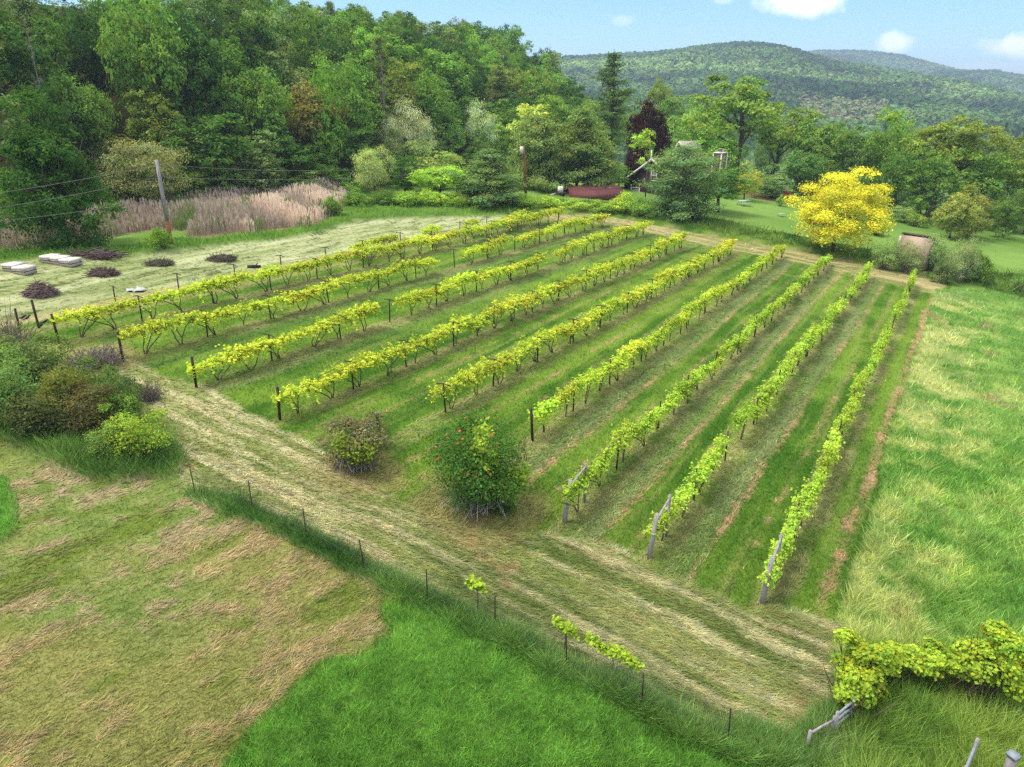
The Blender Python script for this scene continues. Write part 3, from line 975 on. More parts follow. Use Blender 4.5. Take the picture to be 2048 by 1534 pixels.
def fir(key, seed, h, R, levels, tuft, needle, bare=0.14, droop=-0.1, power=0.8, jag=0.2, asp=0.3, gap=0.0, top=0.0):
    g = np.random.default_rng(seed)
    VV, CC, mb = [], [], MB()
    mb.tube([[0, 0, -0.4], [0.05, 0, h * .5], [0, 0.03, h * .98]], [0.022 * h, 0.014 * h, 0.004 * h], 7)
    for L_ in range(levels):
        f = (L_ + 0.5) / levels
        z = h * (bare + (1 - bare) * f)
        rr_ = R * ((1 - f) ** power * (1 - top) + top * (1 - f ** 6)) * (1 + g.normal(0, jag))
        nb = int(g.integers(5, 8))
        a0 = g.uniform(0, 6)
        for b in range(nb):
            if g.uniform() < gap:
                continue
            a = a0 + b * 2 * PI / nb + g.normal(0, 0.25)
            ln = max(0.25, rr_ * (1 + g.normal(0, jag)))
            e = np.array([math.cos(a) * ln, math.sin(a) * ln, z + ln * (droop + g.normal(0, 0.08)) + 0.12 * ln])
            mb.tube(np.array([[0, 0, z - 0.1 * ln], e]), [0.006 * h * (1 - f) + 0.01, 0.008], 4, cap=False)
            kt = max(2, int(ln / R * 5) + 1)
            for q in range(kt):
                s = 0.35 + 0.68 * (q + 0.5) / kt
                c = e * s + np.array([0, 0, z - 0.1 * ln]) * (1 - s)
                m = tuft
                sp = 0.125 * R * (0.7 + 0.5 * s)
                P = c + g.normal(0, 1, (m, 3)) * sp * [1, 1, 0.38]
                o = np.array([math.cos(a), math.sin(a), 0.0])
                Nn = g.normal(0, 0.5, (m, 3)) + [0, 0, 0.9] + o * 0.4
                VV.append(cards(g, P, Nn, needle, asp))
                CC.append(np.repeat(tint(g, m, 1, m, v2=0.16) * math.exp(g.normal(0, 0.08)), 4, 0))
    proto(key, trunk=mb.mesh("trunk", M_BARK, True), crown=leaf_mesh("crown", np.concatenate(VV), np.concatenate(CC)))


fir("pine", 200, 11, 4.2, 13, 48, 0.46, 0.05, 0.05, 0.6, 0.2, top=0.15)
fir("pine", 201, 11, 4.0, 12, 50, 0.46, 0.05, 0.10, 0.5, 0.22, top=0.35)
fir("pine", 202, 10, 4.4, 12, 52, 0.44, 0.03, 0.06, 0.5, 0.18, top=0.4)
fir("dome_pine", 204, 10, 4.6, 13, 56, 0.42, 0.02, 0.04, 0.5, 0.16, top=0.75)
fir("fir", 210, 16, 3.4, 20, 20, 0.50, 0.22, -0.12, 0.7, 0.25, gap=0.12)
fir("fir", 211, 15, 3.2, 17, 20, 0.50, 0.30, -0.05, 0.6, 0.3, gap=0.22)
fir("spruce", 220, 9, 2.2, 16, 18, 0.34, 0.05, -0.16, 0.95, 0.08)

# yellow locust: airy tiers of fine leaves
g_ = np.random.default_rng(77)
V_, C_, D_ = lobed(g_, (4.5, 4.4, 4.3), 4.75, lobes=54, lr=0.27, clumps=16, per=32, leaf=0.20, asp=0.5, flat=0.45, low=-0.9, spread=0.28, ragged=0.14, boxy=0.42, taper=.1)
proto("locust", trunk=trunk_mesh("trunk", g_, 6.0, 0.16, [d * np.array((4.6, 4.4, 3.6)) * .7 + [0, 0, 5.0] for d in D_[::2]], z0=0.25), crown=leaf_mesh("crown", V_, C_))


def bare_tree(key, seed, h, R, n, mat):
    g = np.random.default_rng(seed)
    mb = MB()
    mb.tube([[0, 0, -0.3], [0.1, 0, h * .5], [0, 0, h]], [0.02 * h, 0.012 * h, 0.003 * h], 6)
    for i in range(n):
        f = g.uniform(0.2, 0.97)
        a = g.uniform(0, 6.28)
        ln = R * (1 - f) ** 0.7 * g.uniform(0.6, 1.1) + 0.2
        s = np.array([0, 0, h * f]); e = s + [math.cos(a) * ln, math.sin(a) * ln, ln * g.uniform(-0.2, 0.5)]
        mb.tube([s, (s + e) / 2 + g.normal(0, 0.05 * ln, 3), e], [0.05, 0.035, 0.012], 4, False)
        for q in range(4):
            t_ = g.uniform(0.4, 1.0); p = s + (e - s) * t_
            mb.tube([p, p + g.normal(0, 0.22 * ln, 3) + [0, 0, 0.1]], [0.025, 0.008], 3, False)
    proto(key, trunk=mb.mesh("trunk", mat))


bare_tree("dead", 230, 12, 2.6, 60, M_TWIG)


def shrub(key, seed, R, zc, lobes=9, clumps=16, per=16, leaf=0.16, asp=0.6, twigs=26, low=-0.6, lr=0.5, hang=False, twig_mat=None, spread=0.28):
    g = np.random.default_rng(seed)
    V, C, D = lobed(g, R, zc, lobes=lobes, lr=lr, clumps=clumps, per=per, leaf=leaf, asp=asp, low=low, hang=hang, spread=spread, ragged=0.25)
    mb = MB()
    for i in range(twigs):
        d = unit(g.normal(0, 1, 3) * [1, 1, 0.4] + [0, 0, 0.7])
        e = d * np.array(R) * g.uniform(0.7, 1.15) + [0, 0, zc * g.uniform(0.5, 0.95)]
        mb.tube([g.normal(0, 0.12, 3) * R * [1, 1, 0], e * 0.5 + g.normal(0, 0.06, 3), e], [0.03, 0.02, 0.007], 4, False)
    proto(key, stems=mb.mesh("stems", twig_mat or M_TWIG), foliage=leaf_mesh("foliage", V, C))


for s_ in range(3):
    shrub("shrub", 300 + s_, (1.5 + .2 * s_, 1.4, 1.1), 1.15, lobes=11, clumps=18, per=18, leaf=0.17)
for s_ in range(2):
    shrub("fine", 310 + s_, (1.6, 1.5, 1.3), 1.3, lobes=12, clumps=18, per=22, leaf=0.15, asp=0.3, twigs=70, hang=False)
for s_ in range(3):     # the near thicket: smaller leaves
    shrub("near", 320 + s_, (1.7, 1.6, 1.3), 1.3, lobes=14, clumps=24, per=20, leaf=0.125, twigs=90, lr=0.42)


def twiggy(key, seed, R, n, leafn=0, leaf=0.1):
    g = np.random.default_rng(seed)
    mb = MB()
    for i in range(n):
        d = unit(g.normal(0, 1, 3) * [1, 1, 0.5] + [0, 0, 0.75])
        b = g.normal(0, 0.2, 3) * [R[0], R[1], 0]
        e = b * 0.6 + d * np.array(R) * g.uniform(0.6, 1.1)
        m = (b + e) / 2 + g.normal(0, 0.08, 3) * R
        mb.tube([b, m, e], [0.022, 0.016, 0.006], 3, False)
        for q in range(5):
            t_ = g.uniform(0.3, 1.0)
            p = b + (e - b) * t_
            mb.tube([p, p + (unit(g.normal(0, 1, 3)) + d * 0.7) * 0.28 * R[2]], [0.012, 0.004], 3, False)
    parts = dict(stems=mb.mesh("stems", M_TWIG))
    if leafn:
        P = unit(g.normal(0, 1, (leafn, 3)) + [0, 0, 0.4]) * R * g.uniform(0.4, 0.95, (leafn, 1))
        P[:, 2] = np.abs(P[:, 2]) + 0.1
        parts['foliage'] = leaf_mesh("foliage", cards(g, P, g.normal(0, 1, (leafn, 3)) + [0, 0, .6], leaf), np.repeat(tint(g, leafn, leafn, 1), 4, 0))
    proto(key, **parts)


twiggy("bare", 340, np.array((1.3, 1.2, 0.8)), 150, 60, 0.07)
twiggy("bare", 341, np.array((1.3, 1.2, 1.7)), 130, 500, 0.11)

PR = random.Random(5)


def plant(name, cat, key, p, width, height, color, label, group=None, var=None, rz=None):
    parts, xs, zs = PROTO[key][(PR.randrange(len(PROTO[key])) if var is None else var) % len(PROTO[key])]
    sxy = width / xs
    t = thing(name, label, cat, (p[0], p[1], p[2] - 0.05), PR.uniform(0, 6.28) if rz is None else rz, group, (sxy, sxy, height / zs))
    for pn, me in parts.items():
        place(pn, me, t, color=color if pn in ('crown', 'foliage') else None)
    return t


K_LEAF = 1.5


def tone(r, g, b, k=K_LEAF):
    return alb(r, g, b, k) * np.array([1.06, 1.0, 0.82])


def plant_px(name, cat, key, px, base, top, wpx, color, label, dist=None, group=None, var=None, minh=0.5, **kw):
    p = atd(px, dist) if dist else at(px, base)
    h = max(minh, top_z(p, top) - p[2])
    w = wpx * depth_of(p) / F / math.hypot(1, (px - CX) / F)
    return plant(name, cat, key, p, w, h, tone(*color), label, group, var, **kw)

# ------------------------------------------------------------------ house, shed and yard (large structures)
M_SIDING = solid("brown_board_siding", alb(70, 44, 60), 0.8, 0.25, 3, stretch=(6, 6, 0.3))
M_TRIM = solid("white_trim", alb(225, 222, 232, 0.8), 0.6, 0.08, 4)
M_ROOF = solid("mauve_shingle", alb(122, 92, 98), 0.9, 0.25, 10, stretch=(1, 1, 4))
M_MAROON = solid("maroon_roof", alb(126, 72, 78), 0.85, 0.2, 6, stretch=(1, 1, 3))
M_REDWALL = solid("red_barn_board", alb(140, 44, 48), 0.8, 0.2, 5, stretch=(5, 5, 0.3))
M_GLASS = solid("window_pane", alb(150, 165, 170), 0.15, 0.2, 2)
M_PALEROOF = solid("pale_grey_roof", alb(200, 198, 206, 0.7), 0.8, 0.12, 5)
M_STONE = solid("tan_shingle", alb(212, 188, 178), 0.9, 0.2, 8, stretch=(1, 1, 3))
M_GREEN = solid("pale_green_paint", alb(176, 210, 200, 0.7), 0.7, 0.1, 4)
M_METALROOF = solid("pale_metal_roof", alb(205, 208, 222, 0.75), 0.5, 0.1, 4)
M_REDP = solid("red_panel", alb(186, 60, 46), 0.7, 0.2, 4)
M_BLUE = solid("blue_tarp", alb(40, 92, 128), 0.7, 0.2, 4)


def prism(mb, P0, P1, prof):
    """extrude a profile (list of (across, up)) from P0 to P1"""
    P0, P1 = np.asarray(P0, float), np.asarray(P1, float)
    d = unit(P1 - P0)
    ac = np.array([-d[1], d[0], 0.0]); ac /= np.linalg.norm(ac)
    n = len(prof)
    V = [P0 + ac * a + [0, 0, z] for a, z in prof] + [P1 + ac * a + [0, 0, z] for a, z in prof]
    T, Q = [], []
    for i in range(1, n - 1):
        T.append([0, i, i + 1]); T.append([n, n + i + 1, n + i])
    for i in range(n):
        j = (i + 1) % n
        Q.append([i, i + n, j + n, j])
    mb.add(V, Q, T)
    return mb


def gable_house(name, label, p, rz, length, half, wall, rise, m_wall, m_roof, over=0.35, windows=(), roof_t=0.16):
    """local x along the ridge, gable faces -x; p at the near gable's foot"""
    t = thing(name, label, "house" if "house" in name else "shed", p, rz)
    mb = MB()
    prism(mb, (0, 0, -2.0), (length, 0, -2.0), [(-half, 0), (half, 0), (half, wall + 2), (0, wall + rise + 2), (-half, wall + 2)])
    mb.build("wall", m_wall, t)
    sl = math.hypot(half, rise)
    ux, uz = half / sl, -rise / sl
    e = over
    for s in (-1, 1):
        mb = MB()
        a0, z0 = 0.0, wall + rise + 0.02
        a1, z1 = s * (half + e * ux), wall + uz * 0 - e * rise / sl + 0.02
        prism(mb, (-e, 0, 0), (length + e, 0, 0), [(a0, z0), (a1, z1), (a1, z1 + roof_t), (a0, z0 + roof_t)])
        mb.build("roof", m_roof, t)
        mb = MB()
        prism(mb, (-e - 0.06, 0, 0), (-e - 0.003, 0, 0), [(a0, z0 - 0.1), (a1, z1 - 0.1), (a1, z1 + roof_t + .06), (a0, z0 + roof_t + .06)])
        mb.build("gable_trim", M_TRIM, t)
    for (y, z, w, h) in windows:
        fr = MB()
        for dy in (-w / 2, w / 2):
            fr.box((-0.05, y + dy, z), (0.1, 0.14, h + 0.14))
        for dz in (-h / 2, 0, h / 2):
            fr.box((-0.045, y, z + dz), (0.08, w - 0.15, 0.12))
        fo = fr.build("window", M_TRIM, t)
        MB().box((-0.012, y, z), (0.02, w - 0.16, h - 0.14)).build("pane", M_GLASS, fo)
    return t


# dark house behind the pine: ridge runs away to the right
hd = 110.0
hp = atd(1300, hd); hp[2] = top_z(hp, 366) - 2.9
ridge = math.atan2(0.76, 0.65)
house = gable_house("dark_brown_house", "dark brown board house with white gable trim half hidden behind the big pine", hp, ridge, 14.5, 4.6, 2.9, 3.3, M_SIDING, M_ROOF,
                    windows=((2.6, 1.3, 1.4, 1.5), (-0.4, 4.0, 0.9, 1.5)))
cp = atd(1431, 117.0)
cz = top_z(cp, 306)
Mi = Matrix.Translation(hp) @ Matrix.Rotation(ridge, 4, 'Z')
cl = Mi.inverted() @ Vector((cp[0], cp[1], cz))
mb = MB().box((cl.x, cl.y, cl.z - 2.2), (1.9, 1.3, 4.4))
ch = mb.build("chimney", M_ROOF, house)
mb = MB()
for sx in (-1, 1):
    for sy in (-1, 1):
        mb.box((cl.x + sx * .95, cl.y + sy * .65, cl.z - 2.2), (0.16, 0.16, 4.42))
mb.box((cl.x, cl.y, cl.z + .06), (2.12, 1.52, 0.12))
mb.build("corner_trim", M_TRIM, ch)
MB().tube([(cl.x, cl.y, cl.z + .1), (cl.x, cl.y, cl.z + .55)], 0.26, 10).tube([(cl.x, cl.y, cl.z + .55), (cl.x, cl.y, cl.z + .65)], 0.36, 10).build("flue", M_RAIL, ch)
vp = Mi.inverted() @ Vector((*atd(1301, 112)[:2], 0))
MB().tube([(1.2, 1.0, 5.0), (1.2, 1.0, 7.4)], 0.09, 8).build("vent_pipe", M_TRIM, house)

pp = atd(1352, 140.0); pp[2] = top_z(pp, 306) - 3.0
gable_house("pale_roofed_house", "house with a pale grey roof peeking over the pine beside the dark house", pp, math.radians(20), 3.5, 1.8, 3.0, 1.9, M_CREAM, M_PALEROOF)

# maroon gambrel shed behind the hedge
s0 = atd(1142, 98.0); s1 = atd(1243, 99.5)
sd = math.atan2(s1[1] - s0[1], s1[0] - s0[0])
slen = float(np.hypot(*(s1 - s0)[:2]))
sp_ = s0.copy(); sp_[2] = top_z(s0, 376.5) - 3.55
shed = thing("barn_shed", "long low shed with maroon gambrel roof behind the leafy hedge", "shed", sp_, sd)
mb = MB(); prism(mb, (0, 2, -1.5), (slen, 2, -1.5), [(-1.9, 0), (1.9, 0), (1.9, 3.6), (1.1, 4.55), (0, 4.95), (-1.1, 4.55), (-1.9, 3.6)])
mb.build("wall", M_REDWALL, shed)
mb = MB()
for s in (-1, 1):
    prism(mb, (-.2, 2, 0), (slen + .2, 2, 0), [(s * 2.05, 2.02), (s * 1.2, 3.1), (s * 1.2, 3.22), (s * 2.13, 2.06)])
    prism(mb, (-.2, 2, 0), (slen + .2, 2, 0), [(s * 1.2, 3.1), (0, 3.5), (0, 3.62), (s * 1.2, 3.22)])
mb.build("roof", M_MAROON, shed)
MB().tube([(slen * .72, 1.2, 3.0), (slen * .72, 1.2, 3.62)], 0.08, 6).build("vent_pipe", M_STEEL, shed)

# weathered tall shed with a pinkish shingled face behind the grey shrubs
w0 = at(1784, 531); w1 = at(1840, 545)
wd_ = math.atan2(w1[1] - w0[1], w1[0] - w0[0])
wl_ = float(np.hypot(*(w1 - w0)[:2])) * 1.05
w0 = w0.copy(); wh = top_z(w0, 470) - w0[2]
ws = thing("shingled_shed", "small steep shed with pinkish tan shingles and white end trim behind grey shrubs", "shed", w0, wd_)
mb = MB(); prism(mb, (0, 1.3, 0), (wl_, 1.3, 0), [(-1.3, -.4), (1.3, -.4), (1.05, wh * .55), (.45, wh * .93), (0, wh), (-.45, wh * .93), (-1.05, wh * .55)])
mb.build("shingled_face", M_STONE, ws)
mb = MB()
for a_, b_ in (((-1.32, 0), (-1.07, wh * .55)), ((-1.07, wh * .55), (-.46, wh * .94))):
    y0_, y1_ = a_[0], b_[0]
    mb.tube([(-.06, 1.3 + y0_, a_[1]), (-.06, 1.3 + y1_, b_[1])], 0.12, 5)
mb.build("end_trim", M_WHITE, ws)
MB().box((wl_ / 2, 1.3, wh + .05), (wl_ + .3, .5, .12)).build("ridge_cap", M_BARK, ws)

# hen house with a lean-to roof and a red cart
q = at(1555, 398)
hh_ = top_z(q, 375) - q[2]
sc_ = 22 * depth_of(q) / F
hen = thing("hen_house", "small grey slatted hen house with a pale slanted roof at the lawn edge", "hen house", q, -0.2)
mb = MB()
mb.box((0, .7, hh_ * .5 - .05), (sc_ - .1, 1.3, hh_ * .8))
mb.build("wall", M_GREYWOOD, hen)
mb = MB()
for k in range(7):
    mb.box((-sc_ * .45 + k * sc_ * .15, 0.02, hh_ * .5 - .05), (0.05, 0.06, hh_ * .8))
mb.build("slat", M_BARKPALE, hen)
MB().box((0, .7, hh_ * .95), (sc_ + .3, 1.8, 0.08), 0, ('Y', -0.16)).build("roof", M_METALROOF, hen)
q = at(1570, 399)
k_ = depth_of(q) / F
cart = thing("garden_cart", "red garden cart parked beside the grey hen house", "cart", q, -0.15)
MB().box((0, .3, 11 * k_), (20 * k_, .9, 9 * k_)).build("tray", M_REDP, cart)
for s in (-1, 1):
    MB().tube([(s * 6 * k_, -.2, 3.2 * k_), (s * 6 * k_, -.1, 3.2 * k_)], 3.2 * k_, 10).build("wheel", M_DARK, cart)
MB().tube([(9 * k_, 0, 9 * k_), (15 * k_, -.1, 12 * k_)], 0.05, 5).build("handle", M_STEEL, cart)

# dark lean-to with a blue tarp
q = at(1484, 386)
k_ = depth_of(q) / F
lt = thing("garden_lean_to", "dark low lean-to with a blue tarp under the olive bush", "shelter", q, 0.1)
MB().box((-2 * k_, 1.2, 10 * k_), (34 * k_, 1.5, 20 * k_)).build("wall", M_DARK, lt)
MB().box((6 * k_, .40, 8 * k_), (9 * k_, .1, 15 * k_)).build("tarp", M_BLUE, lt)
MB().tube([(3 * k_, .3, 6 * k_), (4 * k_, .3, 17 * k_)], .05, 5).tube([(3 * k_, .3, 7 * k_), (14 * k_, .3, 11 * k_)], .05, 5).build("pole", M_TRIM, lt)

for (px, py, wpx, lab, rz) in ((1487, 411, 26, "pale green picnic table on the lawn beside the dark leafy tree", 0.35),
                               (1563, 433, 15, "small low pale table on the lawn left of the yellow tree", 0.2)):
    q = at(px, py)
    k_ = depth_of(q) / F
    w = wpx * k_ / 2.0
    t = thing("picnic_table", lab, "table", q, rz)
    t.scale = (w, w, w)
    MB().box((0, 0, .76), (1.9, .85, .06)).build("tabletop", M_GREEN, t)
    for s in (-1, 1):
        MB().box((0, s * .78, .44), (1.9, .26, .05)).build("bench", M_GREEN, t)
        MB().tube([(s * .7, -.72, 0), (s * .7, -.25, .73)], .05, 5).tube([(s * .7, .72, 0), (s * .7, .25, .73)], .05, 5).box((s * .7, 0, .39), (.07, 1.7, .06)).build("leg_frame", M_GREEN, t)

# white drum on a low trailer at the left end of the shed
q = atd(1122, 95.0); q[2] = top_z(q, 392)
t = thing("low_trailer", "low dark trailer carrying a white drum left of the maroon shed", "trailer", q, .2)
MB().box((0, 0, .35), (1.5, 1.0, .12)).build("bed", M_DARK, t)
MB().tube([(-.1, 0, .42), (-.1, 0, 1.2)], .36, 12).build("drum", M_WHITE, t)
MB().tube([(-.75, 0, .35), (-1.5, -.2, .2)], .05, 5).build("drawbar", M_WHITE, t)
for s in (-1, 1):
    MB().tube([(.1, s * .5, .25), (.1, s * .62, .25)], .27, 10).build("wheel", M_DARK, t)

# ------------------------------------------------------------------ utility poles and wires
p1 = at(343, 492)
z1 = top_z(p1, 320)
e1 = ray(313, 320); e1 = np.array([0, 0, HC]) + e1 * (depth_of(p1) / 1.0)
t = thing("utility_pole", "leaning grey wooden utility pole with a rusty red foot at the hay field edge", "utility pole", p1)
d_ = ray(313, 320)
top1 = np.array([0, 0, HC]) + d_ * (p1[1] / d_[1]) - p1
mb = MB(); mb.tube([top1 * .30, top1 * .65, top1], [.15, .14, .12], 10); mb.build("shaft", M_GREYWOOD, t, True)
mb = MB(); mb.tube([top1 * -.05, top1 * .12, top1 * .30], [.175, .165, .151], 10)
mb.build("foot", solid("rust_stained_wood", alb(150, 84, 56), .9, .3, 5, c2=alb(190, 120, 84), stretch=(1, 1, .3)), t, True)
top1w = p1 + top1
p2 = at(1049, 402); p2 = atd(1048, 92.0)
z2 = top_z(p2, 293)
t = thing("utility_pole", "brown utility pole with a white transformer box among the pines", "utility pole", p2)
h2 = z2 - p2[2]
mb = MB(); mb.tube([(.25, 0, -.3), (.1, 0, h2 * .6), (-.1, 0, h2)], [.2, .17, .13], 10)
mb.build("shaft", solid("orange_brown_pole", alb(150, 104, 66), .9, .3, 4, stretch=(1, 1, .2)), t, True)
MB().tube([(-.32, -.1, h2 - .85), (-.32, -.1, h2)], .22, 10).build("transformer", M_WHITE, t)
top2w = p2 + np.array([-.1, 0, h2])
q = atd(1290, 104.0)
zq = top_z(q, 311)
t = thing("thin_pole", "thin bare brown pole standing against the dark house gable", "pole", q)
MB().tube([(0, 0, -.3), (.05, 0, zq - q[2])], [.1, .06], 8).build("shaft", M_BARK, t)


def wire(label, a, b, sag, r=0.016):
    a, b = np.asarray(a, float), np.asarray(b, float)
    P = [a + (b - a) * f - np.array([0, 0, sag * 4 * f * (1 - f)]) for f in np.linspace(0, 1, 25)]
    o = MB().tube(P, r, 4).build("power_line", M_WIRE)
    return tag(o, label, "power line")


def on_pole(f):
    return p1 + top1 * f


for f, py0, pyl, lab in ((.95, 330, 380, "upper"), (.81, 353, 410, "middle"), (.56, 394, 436, "lowest")):
    a = on_pole(f)
    d = ray(-20, pyl); L_ = 52.0 / math.hypot(d[0], d[1])
    b = np.array([0, 0, HC]) + d * L_
    b2 = a + (b - a) * 1.6
    wire(lab + " thin power line running from the leaning pole past the dark maple", a, b2, .25)
wire("upper thin power line between the leaning pole and the transformer pole", on_pole(.95), top2w - [0, 0, .3], 1.3)
wire("lower thin power line between the leaning pole and the transformer pole", on_pole(.81), top2w - [0, 0, 1.3], 1.1)

# ------------------------------------------------------------------ vineyard
ORD = ("first second third fourth fifth sixth seventh eighth ninth tenth eleventh twelfth thirteenth fourteenth fifteenth sixteenth seventeenth eighteenth "
       "nineteenth twentieth twenty-first twenty-second twenty-third twenty-fourth twenty-fifth twenty-sixth twenty-seventh twenty-eighth twenty-ninth thirtieth").split()
ROWNAME = ["in the sparse row edging the hay", "in the second row from the hay", "in the third row from the hay", "in the fourth row from the hay",
           "in the fifth row from the hay", "in the sixth row from the hay", "in the fourth row from the meadow", "in the third row from the meadow",
           "in the second row from the meadow", "in the row edging the meadow"]
ROWVINES = [((572, 596), (668, 696), (716, 735), (765, 800), (855, 880), (905, 920), (935, 955), (1006, 1052)),
            ((112, 1121),), ((266, 874), (930, 1010), (1046, 1207)), ((382, 740), (776, 1076), (1120, 1291)), ((552, 1382),),
            ((792, 842), (868, 1016), (1022, 1062), (1066, 1176), (1178, 1468)), ((1036, 1580),), ((1122, 1664),), ((1284, 1740),), ((1508, 1834),)]


def vine_meshes(seed, curtain):
    g = np.random.default_rng(seed)
    mb = MB()
    ns = int(g.integers(1, 3)) + 1
    lean = g.uniform(-0.5, 0.5)
    for s in range(ns):
        e = np.array([g.normal(0, .05), lean + (s - .5) * g.uniform(.4, 0.9), 1.08])
        m1 = np.array([g.normal(0, .08), e[1] * .15 + g.normal(0, .08), .3]); m2 = np.array([g.normal(0, .08), e[1] * .6 + g.normal(0, .1), .75])
        mb.tube([[0, 0, -.1], m1, m2, e], [.036, .030, .027, .022], 5)
        a = np.array([g.normal(0, .04), e[1] + (1 if s % 2 else -1) * g.uniform(.5, .9), 1.12])
        mb.tube([e, (e + a) / 2 + [0, 0, .05], a], [.022, .019, .012], 4)
    P, Nn, tn = [], [], []
    nsh = int(g.integers(74, 138))
    for k in range(nsh):
        y = g.uniform(-1.15, 1.15) * (1 if g.uniform() < .8 else 1.15)
        side = g.choice((-1, 1))
        if curtain:
            d = np.array([side * g.uniform(.05, .62), g.normal(0, .3), g.uniform(-.6, .65)]); ln = g.uniform(.35, .8); dr = .22
        else:
            d = np.array([side * g.uniform(.05, .95), g.normal(0, .35), g.uniform(-.4, .85)]); ln = g.uniform(.3, .85); dr = .36
        s0 = np.array([g.normal(0, .09), y, 1.18 + g.normal(0, .08)])
        nl = int(g.integers(8, 14))
        f = (np.arange(nl) + .6) / nl
        pts = s0 + d * (f * ln)[:, None] + np.stack([np.zeros(nl), np.zeros(nl), -dr * f ** 2 * ln], 1) + g.normal(0, .05, (nl, 3))
        P.append(pts)
        Nn.append(g.normal(0, .5, (nl, 3)) + [side * .25, 0, .9])
        tn.append(tint(g, nl, 1, nl, v2=.10, v3=.10, warm=.05))
    P, Nn, tn = np.concatenate(P), np.concatenate(Nn), np.concatenate(tn)
    V = cards(g, P, Nn, .118 if curtain else .135, .85)
    return mb.mesh("trunk", M_VINEWOOD, True), leaf_mesh("foliage", V, np.repeat(tn, 4, 0))


VCAN = [vine_meshes(400 + k, False) for k in range(8)]
VCUR = [vine_meshes(420 + k, True) for k in range(7)]
M_VPOST = MB().box((0, 0, .68), (.055, .055, 1.56)).mesh("upright", M_STEEL)
M_VARM = MB().tube([(-.42, 0, 1.40), (0, 0, 1.47), (.42, 0, 1.40)], .028, 4).mesh("cross_arm", M_STEEL)
M_VEND = MB().tube([(0, 0, -.1), (0, 0, 1.55)], .062, 8).mesh("upright", M_STEEL)
VR = random.Random(3)
for i in range(10):
    A, B = ROWS[i]
    (l0, a0), (l1, a1) = ROW_LA[i]
    ln = a1 - a0
    n = int(ln / 2.05)
    cnt = 0
    for k in range(n + 1):
        f = (k + .5) / (n + .6) if i else k / n
        al = a0 + ln * f + VR.uniform(-.18, .18)
        la = row_lat(i, al) + VR.uniform(-.13, .13)
        x, y = la * CU + al * SU, -la * SU + al * CU
        z = th(x, y)
        px = float(project(x, y, z + 1.25)[0])
        if not any(u <= px <= v for u, v in ROWVINES[i]):
            continue
        if i >= 7 and VR.random() < (.05, .07, .12)[i - 7]:
            continue
        cur = i >= 6
        me_t, me_f = VR.choice(VCUR if cur else VCAN)
        s = VR.uniform(.78, 1.12) * (.74 if i == 9 else (.88 if i in (7, 8) else (.92 if i == 6 else 1.0)))
        lab = "yellow-green grape vine, %s from the near end %s" % (ORD[min(cnt, 29)], ROWNAME[i])
        t = thing("grape_vine", lab, "grape vine", (x, y, z - .03), -RAZ + (PI if VR.random() < .5 else 0) + VR.uniform(-.08, .08), "grape vines in the trellis rows",
                  (s * VR.uniform(.9, 1.15), VR.uniform(.78, 1.08) if cur else VR.uniform(.9, 1.1), VR.uniform(.8, 1.12)))
        place("trunk", me_t, t)
        c = (186, 209, 44) if i < 6 else ((178, 209, 50) if i == 6 else (165, 205, 60))
        jit = math.exp(VR.gauss(0, .09))
        cc_ = tone(*c, .95) * jit * np.array([1 + VR.gauss(0, .05), 1, 1])
        place("foliage", me_f, t, color=cc_)
        cnt += 1
    # posts
    npost = 12
    pts = []
    for k in range(npost + 1):
        f = k / npost
        al = a0 + ln * f + (VR.uniform(-.3, .3) if 0 < k < npost else 0)
        la = row_lat(i, al)
        x, y = la * CU + al * SU, -la * SU + al * CU
        z = th(x, y)
        pts.append(np.array([x, y, z]))
        endw = i >= 7 and k == 0
        if endw:
            continue
        if i >= 6 and k == 0 and False:
            continue
        arm = i < 6 and k not in (0,)
        lab = ("cross-armed T post, %s from the near end %s" if arm else "plain dark post, %s from the near end %s") % (ORD[k], ROWNAME[i])
        t = thing("trellis_post", lab, "trellis post", (x, y, z), -RAZ + VR.uniform(-.1, .1), "posts of the vine trellis")
        t.rotation_euler[0] = VR.uniform(-.05, .05); t.rotation_euler[1] = VR.uniform(-.05, .05)
        place("upright", M_VEND if k == 0 else M_VPOST, t)
        if arm:
            place("cross_arm", M_VARM, t)
    mb = MB()
    for s, z_ in (((-.4, 1.40), (.4, 1.40)) if i < 6 else ((0, 1.42), (0, .95))):
        mb.tube([p + np.array([CU * s, -SU * s, z_]) for p in pts], .006, 3)
    o = mb.build("trellis_wire", M_WIRE)
    tag(o, "thin pair of wires strung post to post " + ROWNAME[i], "wire", "wires of the vine trellis")
# weathered wooden end posts at the near ends of the right rows
for i, lab in ((7, "weathered grey wooden end post standing beside the large rose bush"), (8, "weathered grey wooden end post half covered by vine leaves"),
               (9, "weathered grey wooden end post with a split brace nearest the tall meadow")):
    p = ROWS[i][0]
    t = thing("end_post", lab, "end post", p, -RAZ)
    MB().tube([(0, -.1, -.2), (.01, .08, .8), (.05, .2, 1.66)], [.085, .08, .07], 9).build("post", M_GREYWOOD, t, True)
    MB().tube([(.05, .22, 1.42), (.02, 1.5, 1.62)], [.045, .04], 7).build("brace", M_GREYWOOD, t, True)
    MB().tube([(0, 1.55, -.2), (.02, 1.5, 1.75)], [.055, .05], 8).build("second_post", M_GREYWOOD, t, True)

